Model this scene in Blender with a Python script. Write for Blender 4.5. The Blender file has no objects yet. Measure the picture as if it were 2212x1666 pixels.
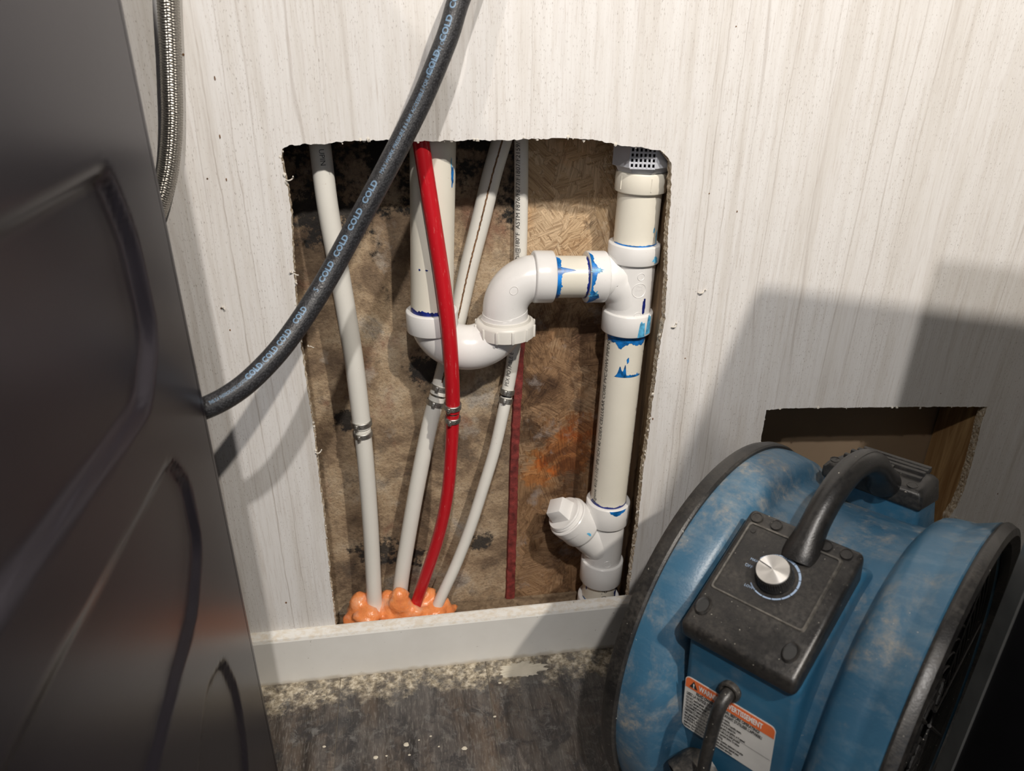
import bpy, bmesh, math, random
from mathutils import Vector, Matrix, noise, geometry
from math import sin, cos, pi, radians, atan, atan2, sqrt, degrees
random.seed(7)
SC = bpy.context.scene
COL = SC.collection

# ------------------------------------------------------------------ camera
F, CX, CY = 1600.0, 1106.0, 833.0
PITCH, YAW, ROLL = atan(F / 3217.0), radians(8.6), atan(19 / 3217.0)
CAM = Vector((0, -0.76, 0.80))
FW = Vector((sin(YAW) * cos(PITCH), cos(YAW) * cos(PITCH), -sin(PITCH)))
R0 = Vector((cos(YAW), -sin(YAW), 0)); U0 = R0.cross(FW)
RT = R0 * cos(ROLL) + U0 * sin(ROLL); UP = -R0 * sin(ROLL) + U0 * cos(ROLL)
cd = bpy.data.cameras.new('camera'); cam = bpy.data.objects.new('camera', cd); COL.objects.link(cam)
cam.matrix_world = Matrix(((RT.x, UP.x, -FW.x, CAM.x), (RT.y, UP.y, -FW.y, CAM.y), (RT.z, UP.z, -FW.z, CAM.z), (0, 0, 0, 1)))
cd.sensor_width = 36; cd.lens = F * 36 / 2212; cd.clip_start = .01
cd.dof.use_dof = True; cd.dof.focus_distance = .84; cd.dof.aperture_fstop = 7.0
SC.camera = cam

# ------------------------------------------------------------------ light, world, exposure
w = bpy.data.worlds.new('world'); SC.world = w; w.use_nodes = True
w.node_tree.nodes['Background'].inputs[0].default_value = (.55, .60, .70, 1)
w.node_tree.nodes['Background'].inputs[1].default_value = .15
def lamp(name, loc, watts, col, r=.022):
    l = bpy.data.lights.new(name, 'SPOT'); l.energy = watts; l.color = col; l.shadow_soft_size = r; l.spot_size = radians(125); l.spot_blend = .35
    o = bpy.data.objects.new(name, l); COL.objects.link(o); o.location = loc; d = Vector((.15, -.45, .1)) - Vector(loc)
    o.rotation_euler = d.to_track_quat('-Z', 'Y').to_euler(); return o
lamp('ceiling_lamp', (.62, -1.34, 1.97), 112, (1, .92, .82))
lamp('ceiling_lamp', (-.895, -1.467, 1.97), 36, (1, .92, .83))
lamp('ceiling_lamp', (.02, -1.40, 1.97), 82, (1, .95, .90))
la = bpy.data.lights.new('room_bounce_fill', 'AREA'); la.shape = 'RECTANGLE'; la.size = 1.6; la.size_y = 1.0; la.energy = 4.5; la.color = (.80, .88, 1)  # unseen area light added to stand in for light bounced around the room
lo = bpy.data.objects.new('room_bounce_fill', la); COL.objects.link(lo); lo.location = (0, -2.5, 1.25)
lo.rotation_euler = (radians(84), 0, 0)
SC.view_settings.view_transform = 'Standard'; SC.view_settings.look = 'None'
SC.view_settings.gamma = 1; SC.view_settings.use_curve_mapping = False
SC.view_settings.exposure = 0.0

# ------------------------------------------------------------------ helpers
def ray(px, py): return FW + RT * ((px - CX) / F) - UP * ((py - CY) / F)
def at(px, py, y=0.0):
    d = ray(px, py); return CAM + d * ((y - CAM.y) / d.y)
def atx(px, py, x):
    d = ray(px, py); return CAM + d * ((x - CAM.x) / d.x)
def atz(px, py, z):
    d = ray(px, py); return CAM + d * ((z - CAM.z) / d.z)
def proj(P):
    v = P - CAM; z = v.dot(FW); return (CX + F * v.dot(RT) / z, CY - F * v.dot(UP) / z)

WM = {}
def link(name, data, parent=None, M=None):
    o = bpy.data.objects.new(name, data); COL.objects.link(o)
    if parent is not None:
        o.parent = parent; WM[o.name] = WM[parent.name]
    else:
        M = M or Matrix.Identity(4); o.matrix_world = M; WM[o.name] = M
    return o
def tag(o, label=None, cat=None, group=None, kind=None):
    if label: o['label'] = label
    if cat: o['category'] = cat
    if group: o['group'] = group
    if kind: o['kind'] = kind
    return o
def root(name, label, cat, loc=(0, 0, 0), M=None, group=None):
    return tag(link(name, None, None, M or Matrix.Translation(loc)), label, cat, group)

class G:
    """mesh collector: verts, faces, uv, material index"""
    def __init__(s): s.v = []; s.f = []; s.uv = {}; s.mi = []
    def add(s, vs, fs, mi=0, uvs=None):
        b = len(s.v); s.v += [Vector(p) for p in vs]
        for f in fs: s.f.append([i + b for i in f]); s.mi.append(mi)
        if uvs:
            for i, u in enumerate(uvs): s.uv[b + i] = u
        return b
    def xf(s, M, start=0):
        for i in range(start, len(s.v)): s.v[i] = M @ s.v[i]
    def build(s, name, mats, parent=None, local=False, smooth=True, M=None, ang=35):
        me = bpy.data.meshes.new(name)
        MW = WM[parent.name] if parent is not None else (M or Matrix.Identity(4))
        vs = s.v
        if not local:
            inv = MW.inverted(); vs = [inv @ p for p in vs]
        me.from_pydata([tuple(p) for p in vs], [], s.f)
        if not isinstance(mats, (list, tuple)): mats = [mats]
        for m in mats: me.materials.append(m)
        me.polygons.foreach_set('material_index', s.mi)
        if s.uv:
            l = me.uv_layers.new(name='UVMap')
            for lp in me.loops: l.data[lp.index].uv = s.uv.get(lp.vertex_index, (0, 0))
        me.validate(); me.update()
        if smooth:
            me.shade_smooth(); me.set_sharp_from_angle(angle=radians(ang))
        return link(name, me, parent, M)

def crom(pts, n=10):
    P = [Vector(p) for p in pts]; P = [P[0] * 2 - P[1]] + P + [P[-1] * 2 - P[-2]]; out = []
    for i in range(1, len(P) - 2):
        for k in range(n):
            t = k / n; a, b, c, d = P[i - 1], P[i], P[i + 1], P[i + 2]
            out.append(.5 * ((2 * b) + (c - a) * t + (2 * a - 5 * b + 4 * c - d) * t * t + (3 * b - a - 3 * c + d) * t ** 3))
    out.append(P[-2]); return out
def resamp(P, step):
    L = [0]
    for a, b in zip(P, P[1:]): L.append(L[-1] + (b - a).length)
    n = max(2, int(L[-1] / step) + 1); out = []; j = 0
    for i in range(n + 1):
        t = L[-1] * i / n
        while j < len(L) - 2 and L[j + 1] < t: j += 1
        u = (t - L[j]) / max(1e-9, L[j + 1] - L[j]); out.append(P[j].lerp(P[j + 1], u))
    return out
class Path:
    """centre line with a rotation-minimising frame; ang 0 faces `face`"""
    def __init__(s, P, face=Vector((0, -1, 0))):
        s.P = P; s.T = []; s.N = []; s.L = [0]
        n = len(P)
        for i in range(n):
            t = (P[min(n - 1, i + 1)] - P[max(0, i - 1)]).normalized(); s.T.append(t)
            if i: s.L.append(s.L[-1] + (P[i] - P[i - 1]).length)
        N = (face - s.T[0] * face.dot(s.T[0])).normalized()
        for t in s.T:
            N = (N - t * N.dot(t)).normalized(); s.N.append(N)
    def fr(s, d):
        d = max(0, min(s.L[-1], d)); i = 0
        import bisect
        i = min(len(s.L) - 2, max(0, bisect.bisect_right(s.L, d) - 1))
        u = (d - s.L[i]) / max(1e-9, s.L[i + 1] - s.L[i])
        p = s.P[i].lerp(s.P[i + 1], u); t = s.T[i].lerp(s.T[i + 1], u).normalized(); n = s.N[i].lerp(s.N[i + 1], u)
        n = (n - t * n.dot(t)).normalized()
        return p, t, n, t.cross(n)
    def pt(s, d, a, r):
        p, t, n, b = s.fr(d); return p + (n * cos(a) + b * sin(a)) * r
def tube(g, path, r, seg=32, caps=True, mi=0, rf=None):
    """r number or function of arc length"""
    n = len(path.P); vs = []; uv = []
    for i in range(n):
        d = path.L[i]; rr = r(d) if callable(r) else r
        for k in range(seg):
            a = 2 * pi * k / seg
            q = rr + (rf(d, a) if rf else 0)
            vs.append(path.P[i] + (path.N[i] * cos(a) + path.T[i].cross(path.N[i]) * sin(a)) * q)
            uv.append((k / seg, d))
    fs = [[i * seg + k, i * seg + (k + 1) % seg, (i + 1) * seg + (k + 1) % seg, (i + 1) * seg + k] for i in range(n - 1) for k in range(seg)]
    if caps: fs += [list(range(seg))[::-1], [(n - 1) * seg + k for k in range(seg)]]
    g.add(vs, fs, mi, uv)
def line(a, b, step=.01, face=Vector((0, -1, 0))): return Path(resamp([Vector(a), Vector(b)], step), face)
def lathe(g, o, ax, prof, seg=48, mi=0, caps=True, up=None):
    """prof = [(h, r)] along axis ax from o"""
    ax = Vector(ax).normalized(); u = Vector(up) if up else (Vector((0, -1, 0)) if abs(ax.y) < .9 else Vector((0, 0, 1)))
    u = (u - ax * u.dot(ax)).normalized(); v = ax.cross(u); vs = []; uv = []
    for h, r in prof:
        for k in range(seg):
            a = 2 * pi * k / seg; vs.append(Vector(o) + ax * h + (u * cos(a) + v * sin(a)) * r); uv.append((k / seg, h))
    n = len(prof)
    fs = [[i * seg + k, i * seg + (k + 1) % seg, (i + 1) * seg + (k + 1) % seg, (i + 1) * seg + k] for i in range(n - 1) for k in range(seg)]
    if caps: fs += [list(range(seg))[::-1], [(n - 1) * seg + k for k in range(seg)]]
    g.add(vs, fs, mi, uv)
def box(g, a, b, mi=0):
    x0, y0, z0 = a; x1, y1, z1 = b
    vs = [(x0, y0, z0), (x1, y0, z0), (x1, y1, z0), (x0, y1, z0), (x0, y0, z1), (x1, y0, z1), (x1, y1, z1), (x0, y1, z1)]
    g.add(vs, [[0, 3, 2, 1], [4, 5, 6, 7], [0, 1, 5, 4], [1, 2, 6, 5], [2, 3, 7, 6], [3, 0, 4, 7]], mi)
def bbox(g, a, b, bev=.003, seg=2, mi=0, M=None):
    """bevelled box"""
    bm = bmesh.new(); bmesh.ops.create_cube(bm, size=1)
    s = [b[i] - a[i] for i in range(3)]; c = [(b[i] + a[i]) / 2 for i in range(3)]
    for v in bm.verts: v.co = Vector((v.co.x * s[0] + c[0], v.co.y * s[1] + c[1], v.co.z * s[2] + c[2]))
    bmesh.ops.bevel(bm, geom=bm.edges[:], offset=bev, segments=seg, affect='EDGES', profile=.5)
    bm.verts.ensure_lookup_table(); bm.verts.index_update()
    vs = [(M @ v.co if M else v.co.copy()) for v in bm.verts]; g.add(vs, [[v.index for v in f.verts] for f in bm.faces], mi); bm.free()
def hull(g, pts, bev=.004, seg=3, mi=0, clamp=True):
    bm = bmesh.new()
    for p in pts: bm.verts.new(p)
    r = bmesh.ops.convex_hull(bm, input=bm.verts[:])
    bmesh.ops.dissolve_limit(bm, angle_limit=radians(3), verts=bm.verts[:], edges=bm.edges[:])
    if bev: bmesh.ops.bevel(bm, geom=bm.edges[:], offset=bev, segments=seg, affect='EDGES', profile=.5, clamp_overlap=clamp)
    bm.verts.index_update(); g.add([v.co.copy() for v in bm.verts], [[v.index for v in f.verts] for f in bm.faces], mi); bm.free()
def poly_prism(g, pts, depth, nrm, mi=0):
    """flat polygon (list of Vectors) extruded by depth along nrm"""
    tri = geometry.tessellate_polygon([[Vector(p) for p in pts]]); n = len(pts); d = Vector(nrm) * depth
    g.add(list(pts) + [Vector(p) + d for p in pts],
          [list(t) for t in tri] + [[i + n for i in t][::-1] for t in tri] + [[i, (i + 1) % n, (i + 1) % n + n, i + n] for i in range(n)], mi)

_tc = {}
def textmesh(s, size, bold=False, align='LEFT', space=1.0):
    cu = bpy.data.curves.new('t', 'FONT'); cu.body = s; cu.size = size; cu.align_x = align; cu.space_character = space
    cu.resolution_u = 3; cu.offset = size * (.03 if bold else .0)
    o = bpy.data.objects.new('t', cu); me = o.to_mesh()
    vs = [v.co.copy() for v in me.vertices]; fs = [list(p.vertices) for p in me.polygons]
    o.to_mesh_clear(); bpy.data.objects.remove(o); bpy.data.curves.remove(cu)
    return vs, fs
def subdiv_flat(vs, fs, mx):
    bm = bmesh.new(); V = [bm.verts.new(v) for v in vs]
    for f in fs:
        try: bm.faces.new([V[i] for i in f])
        except ValueError: pass
    bmesh.ops.triangulate(bm, faces=bm.faces[:])
    for _ in range(4):
        E = [e for e in bm.edges if e.calc_length() > mx]
        if not E: break
        bmesh.ops.subdivide_edges(bm, edges=E, cuts=1, use_grid_fill=False); bmesh.ops.triangulate(bm, faces=bm.faces[:])
    bm.verts.index_update(); r = ([v.co.copy() for v in bm.verts], [[v.index for v in f.verts] for f in bm.faces]); bm.free(); return r
def text_on(g, s, size, fn, bold=False, align='LEFT', space=1.0, stretch=1.0, sub=False):
    """fn(x, y) -> world position on the printed surface"""
    vs, fs = textmesh(s, size, bold, align, space)
    if sub: vs, fs = subdiv_flat(vs, fs, size * .22)
    g.add([fn(v.x * stretch, v.y) for v in vs], fs)
def text_tube(g, path, s, size, d0, a0, r, sgn=1, **k):
    """letters along the tube; sgn +1 reads with growing arc length"""
    text_on(g, s, size, lambda x, y: path.pt(d0 + sgn * x, a0 - sgn * y / r, r), sub=True, **k)

# ------------------------------------------------------------------ materials
MATS = {}
class NT:
    def __init__(s, name):
        s.m = bpy.data.materials.new(name); s.m.use_nodes = True; s.t = s.m.node_tree; s.t.nodes.clear()
        s.out = s.n('ShaderNodeOutputMaterial'); s.b = s.n('ShaderNodeBsdfPrincipled'); s.l(s.b.outputs[0], s.out.inputs[0])
    def n(s, ty, **k):
        o = s.t.nodes.new(ty)
        for a, v in k.items(): setattr(o, a, v)
        return o
    def l(s, a, b): s.t.links.new(a, b)
    def set(s, sock, v):
        if hasattr(v, 'links') or hasattr(v, 'is_linked'): s.l(v, sock)
        else: sock.default_value = v if not isinstance(v, tuple) or len(v) != 3 or sock.type == 'VECTOR' else (*v, 1)
    def co(s, kind='Object', scale=(1, 1, 1), rot=(0, 0, 0)):
        c = s.n('ShaderNodeTexCoord'); m = s.n('ShaderNodeMapping'); s.l(c.outputs[kind], m.inputs[0])
        m.inputs['Scale'].default_value = scale; m.inputs['Rotation'].default_value = rot; return m.outputs[0]
    def noise(s, vec, scale, detail=4, rough=.55, dist=0):
        n = s.n('ShaderNodeTexNoise'); s.l(vec, n.inputs['Vector']); n.inputs['Scale'].default_value = scale
        n.inputs['Detail'].default_value = detail; n.inputs['Roughness'].default_value = rough; n.inputs['Distortion'].default_value = dist
        return n.outputs['Fac']
    def ramp(s, fac, stops, interp='LINEAR'):
        r = s.n('ShaderNodeValToRGB'); s.l(fac, r.inputs[0]); e = r.color_ramp.elements; r.color_ramp.interpolation = interp
        while len(e) > 1: e.remove(e[-1])
        for i, (p, c) in enumerate(stops):
            x = e[0] if i == 0 else e.new(p); x.position = p; x.color = (c, c, c, 1) if isinstance(c, (int, float)) else (*c, 1)
        return r.outputs[0]
    def mix(s, fac, a, b, mode='MIX'):
        m = s.n('ShaderNodeMix', data_type='RGBA', blend_type=mode); s.set(m.inputs[0], fac); s.set(m.inputs[6], a); s.set(m.inputs[7], b)
        return m.outputs[2]
    def math(s, op, a, b=None, clamp=False):
        m = s.n('ShaderNodeMath', operation=op, use_clamp=clamp); s.set(m.inputs[0], a)
        if b is not None: s.set(m.inputs[1], b)
        return m.outputs[0]
    def bump(s, h, st=.3, dist=.001):
        b = s.n('ShaderNodeBump'); s.l(h, b.inputs['Height']); b.inputs['Strength'].default_value = st; b.inputs['Distance'].default_value = dist
        s.l(b.outputs[0], s.b.inputs['Normal'])
    def fin(s, col=None, rough=None, metal=None, spec=None):
        if col is not None: s.set(s.b.inputs['Base Color'], col)
        if rough is not None: s.set(s.b.inputs['Roughness'], rough)
        if metal is not None: s.set(s.b.inputs['Metallic'], metal)
        if spec is not None: s.b.inputs['Specular IOR Level'].default_value = spec
        return s.m
def plain(name, col, rough=.5, metal=0, var=.08, sc=60, bump=0, spec=None):
    t = NT(name); v = t.co(); n = t.noise(v, sc, 3)
    c2 = tuple(min(1, c * (1 + var)) for c in col); c1 = tuple(c * (1 - var) for c in col)
    if bump: t.bump(t.noise(v, sc * 8, 3), bump, .001)
    return t.fin(t.ramp(n, [(.3, c1), (.7, c2)]), rough, metal, spec)

def m_wall():
    t = NT('travertine_print_panel')
    a = t.noise(t.co(scale=(9, 9, .35)), 6, 8, .66)
    col = t.ramp(a, [(.3, (.60, .565, .53)), (.42, (.70, .675, .645)), (.5, (.735, .715, .695)), (.6, (.765, .75, .735)), (.72, (.68, .65, .62))])
    b = t.noise(t.co(scale=(1, 1, .035)), 230, 3, .7)
    col = t.mix(t.ramp(b, [(.52, 0.0), (.68, .26)]), col, (.47, .42, .38))
    # fine flecks, taller than wide
    f = t.noise(t.co(scale=(1, 1, .24)), 1050, 2, .5); msk = t.noise(t.co(scale=(1, 1, .15)), 26, 3)
    fm = t.math('MULTIPLY', t.ramp(f, [(.625, 0.0), (.68, .70)]), t.ramp(msk, [(.36, .15), (.56, 1.0)]))
    col = t.mix(fm, col, (.26, .22, .19))
    f2 = t.noise(t.co(scale=(1, 1, .05)), 480, 3, .65); col = t.mix(t.ramp(f2, [(.54, 0.0), (.70, .42)]), col, (.50, .44, .39))
    # thin wandering grain lines
    w = t.n('ShaderNodeTexWave', wave_type='BANDS', bands_direction='X'); t.l(t.co(scale=(1, 1, .10)), w.inputs[0])
    w.inputs['Scale'].default_value = 7; w.inputs['Distortion'].default_value = 5; w.inputs['Detail'].default_value = 3; w.inputs['Detail Scale'].default_value = 2.2
    lm = t.math('MULTIPLY', t.ramp(w.outputs['Fac'], [(.0, .40), (.012, 0.0)]), t.ramp(t.noise(t.co(scale=(1, 1, .2)), 9, 2), [(.46, 0.0), (.56, 1.0)]))
    col = t.mix(lm, col, (.40, .35, .31))
    sx = t.n('ShaderNodeSeparateXYZ'); t.l(t.co(), sx.inputs[0]); wb = t.math('MULTIPLY', t.math('SUBTRACT', t.noise(t.co(scale=(.01, 1, 1)), 5, 4, .7), .5), .012)
    xw = t.math('ADD', sx.outputs['X'], wb); wk = t.noise(t.co(scale=(1, 1, .4)), 40, 3)
    for (a_, b_, wd, st_) in ((484, 160, .0005, .5), (560, 900, .0006, .6), (1531, 430, .0006, .6), (1566, 430, .0005, .5), (1470, 800, .0004, .4), (2014, 190, .0007, .35), (1780, 300, .0006, .3), (690, 150, .0006, .35), (1150, 100, .0006, .3)):
        dd = t.math('ABSOLUTE', t.math('SUBTRACT', xw, at(a_, b_, 0).x)); mr_ = t.n('ShaderNodeMapRange'); t.l(dd, mr_.inputs[0])
        mr_.inputs[1].default_value = wd * 1.6; mr_.inputs[2].default_value = wd * .4; mr_.inputs[4].default_value = st_
        col = t.mix(t.math('MULTIPLY', mr_.outputs[0], t.ramp(wk, [(.35, .4), (.6, 1.0)])), col, (.38, .33, .29))
    t.bump(t.noise(t.co(scale=(1, 1, .1)), 300, 2), .12, .0006)
    return t.fin(col, .48)
def m_gyp():
    t = NT('gypsum_cut'); n = t.noise(t.co(), 240, 4, .7); t.bump(n, .9, .003)
    return t.fin(t.ramp(n, [(.35, (.30, .21, .12)), (.5, (.60, .50, .37)), (.65, (.80, .74, .64))]), .95)
def m_moldy():
    t = NT('stained_sheathing'); v = t.co()
    big = t.noise(v, 9, 8, .68, .4); fine = t.noise(v, 320, 4, .65); mid = t.noise(v, 34, 6, .7)
    col = t.ramp(big, [(.36, (.10, .066, .043)), (.45, (.23, .16, .10)), (.52, (.39, .285, .18)), (.60, (.49, .385, .265)), (.68, (.41, .365, .31))])
    col = t.mix(t.ramp(fine, [(.34, .45), (.50, 0.0)]), col, (.14, .095, .06))
    col = t.mix(t.ramp(mid, [(.53, 0.0), (.68, .75)]), col, (.11, .082, .06))
    col = t.mix(t.ramp(t.noise(t.co(scale=(1, 1, .8)), 15, 5, .6), [(.60, 0.0), (.70, .55)]), col, (.20, .075, .045))
    col = t.mix(t.ramp(t.noise(t.co(scale=(1.1, 1, 1)), 21, 6, .6), [(.60, 0.0), (.70, .5)]), col, (.46, .42, .36))
    # black mould: high up on the sheet and a few colonies low down
    sx = t.n('ShaderNodeSeparateXYZ'); t.l(v, sx.inputs[0])
    hi = t.math('ADD', t.math('MULTIPLY', sx.outputs['Z'], 2.2), t.math('MULTIPLY', t.noise(v, 24, 7, .75), 1.5))
    col = t.mix(t.ramp(hi, [(2.02/2.6, 0.0), (2.14/2.6, .0)]), col, (.02, .016, .014)) if False else col
    hm = t.n('ShaderNodeMapRange'); t.l(hi, hm.inputs[0]); hm.inputs[1].default_value = 2.10; hm.inputs[2].default_value = 2.22
    hb = t.n('ShaderNodeMapRange'); t.l(sx.outputs['Z'], hb.inputs[0]); hb.inputs[1].default_value = .56; hb.inputs[2].default_value = .64; hb.inputs[4].default_value = .6
    col = t.mix(hb.outputs[0], col, (.10, .058, .036)); col = t.mix(hm.outputs[0], col, (.014, .012, .010))
    for (cx, cz, r) in ((-.065, .12, .036), (-.02, .105, .026), (-.085, .335, .022), (.085, .12, .02), (-.085, .60, .05), (.02,.40,.03)):
        d = t.n('ShaderNodeVectorMath', operation='DISTANCE'); t.l(v, d.inputs[0]); d.inputs[1].default_value = (cx, .095, cz)
        q = t.math('ADD', t.math('DIVIDE', d.outputs['Value'], r), t.math('MULTIPLY', t.math('SUBTRACT', t.noise(v, 75, 6, .8), .5), 3.2))
        col = t.mix(t.ramp(q, [(.55, .92), (.85, 0.0)]), col, (.022, .022, .022))
    t.bump(t.math('ADD', fine, t.math('MULTIPLY', mid, 1.6)), .55, .003)
    return t.fin(col, .9)
def m_osb():
    t = NT('osb_strands'); prev = None
    v0 = t.co(); wob = t.n('ShaderNodeTexNoise'); t.l(v0, wob.inputs[0]); wob.inputs['Scale'].default_value = 45; wob.inputs['Detail'].default_value = 3
    vv = t.n('ShaderNodeVectorMath', operation='MULTIPLY_ADD'); t.l(wob.outputs['Color'], vv.inputs[0]); vv.inputs[1].default_value = (.040, 0, .040); t.l(v0, vv.inputs[2])
    cols = []
    for sc, rr in ((10, 0.35), (17, 1.9)):
        mp = t.n('ShaderNodeMapping'); t.l(vv.outputs[0], mp.inputs[0]); mp.inputs['Rotation'].default_value = (0, rr, 0); mp.inputs['Scale'].default_value = (1.7, 0, .75)
        vo = t.n('ShaderNodeTexVoronoi'); t.l(mp.outputs[0], vo.inputs[0]); vo.inputs['Scale'].default_value = sc
        sp = t.n('ShaderNodeSeparateColor'); t.l(vo.outputs['Color'], sp.inputs[0])
        ro = t.n('ShaderNodeVectorRotate', rotation_type='Y_AXIS'); t.l(v0, ro.inputs['Vector']); t.l(t.math('MULTIPLY', sp.outputs[0], 6.3), ro.inputs['Angle'])
        st = t.n('ShaderNodeMapping'); t.l(ro.outputs[0], st.inputs[0]); st.inputs['Scale'].default_value = (1, 1, .055)
        gr = t.noise(st.outputs[0], 430, 5, .75, .5)
        base = t.ramp(sp.outputs[1], [(0, (.58, .40, .23)), (.3, (.70, .51, .32)), (.6, (.78, .60, .40)), (.85, (.64, .45, .265)), (1, (.82, .67, .47))])
        c = t.mix(t.ramp(gr, [(.36, .85), (.54, 0.0)]), base, (.28, .165, .08))
        ed = t.n('ShaderNodeTexVoronoi', feature='DISTANCE_TO_EDGE'); t.l(mp.outputs[0], ed.inputs[0]); ed.inputs['Scale'].default_value = sc
        c = t.mix(t.ramp(ed.outputs[0], [(.0, .45), (.022, 0.0)]), c, (.20, .11, .05)); cols.append((c, gr))
    sel = t.ramp(t.noise(v0, 60, 4, .7), [(.48, 0.0), (.495, 1.0)])
    col = t.mix(sel, cols[0][0], cols[1][0])
    # water stains: darker wet wood below the branch pipe, an orange patch, grey mould
    sx = t.n('ShaderNodeSeparateXYZ'); t.l(v0, sx.inputs[0])
    q = t.math('ADD', sx.outputs['Z'], t.math('MULTIPLY', t.math('SUBTRACT', t.noise(v0, 22, 6, .65), .5), .30))
    wet = t.n('ShaderNodeMapRange'); t.l(q, wet.inputs[0]); wet.inputs[1].default_value = .545; wet.inputs[2].default_value = .44
    col = t.mix(t.math('MULTIPLY', wet.outputs[0], .88), col, t.mix(.8, col, (.33, .20, .10), 'MULTIPLY'))
    for (cx, cz, r, c) in ((.205, .262, .046, (1.45, .86, .36)), (.16, .262, .012, (.95, .80, .55)), (.165, .232, .026, (1.5, .95, .45)), (.225, .30, .03, (.62, .32, .10)), (.16, .10, .02, (.55, .5, .42)), (.175, .36, .03, (.34, .28, .24)), (.15, .30, .024, (.30, .25, .21))):
        d = t.n('ShaderNodeVectorMath', operation='DISTANCE'); t.l(v0, d.inputs[0]); d.inputs[1].default_value = (cx, .095, cz)
        z = t.math('ADD', t.math('DIVIDE', d.outputs['Value'], r), t.math('MULTIPLY', t.math('SUBTRACT', t.noise(v0, 60, 6, .75), .5), 2.4))
        col = t.mix(t.ramp(z, [(.6, .72), (1.0, 0.0)]), col, t.mix(1.0, c, col, 'MULTIPLY'))
    zz_ = t.n('ShaderNodeMapRange'); t.l(sx.outputs['Z'], zz_.inputs[0]); zz_.inputs[1].default_value = .56; zz_.inputs[2].default_value = .46
    dk = t.math('MULTIPLY', zz_.outputs[0], t.ramp(t.noise(v0, 17, 8, .72, .5), [(.46, 0.0), (.60, .85)]))
    col = t.mix(dk, col, t.mix(1.0, col, (.26, .20, .16), 'MULTIPLY')); col = t.mix(t.math('MULTIPLY', zz_.outputs[0], t.ramp(t.noise(v0, 26, 6, .7), [(.58, 0.0), (.70, .6)])), col, (.38, .33, .30))
    col = t.mix(t.ramp(t.noise(v0, 12, 4, .6), [(.55, 0.0), (.68, .45)]), col, t.mix(1.0, col, (1.0, .72, .42), 'MULTIPLY'))
    col = t.mix(t.ramp(t.noise(v0, 34, 6, .7), [(.62, 0.0), (.72, .7)]), col, (.07, .04, .025))
    t.bump(t.mix(sel, cols[0][1], cols[1][1]), .8, .003)
    return t.fin(col, .75)
def m_wood(name, light, dark, sc=1, rot=(0, 0, 0)):
    t = NT(name); v = t.co(scale=(1, 1, .09), rot=rot); n = t.noise(v, 90 * sc, 4, .6, 1.2)
    w = t.n('ShaderNodeTexWave', bands_direction='Y'); t.l(t.co(scale=(1, 1, .12), rot=rot), w.inputs[0]); w.inputs['Scale'].default_value = 14 * sc; w.inputs['Distortion'].default_value = 7; w.inputs['Detail'].default_value = 3
    c = t.mix(t.ramp(w.outputs['Fac'], [(.0, .6), (.5, .0)]), t.ramp(n, [(.3, dark), (.65, light)]), dark)
    t.bump(n, .4, .001); return t.fin(c, .8)
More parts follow.
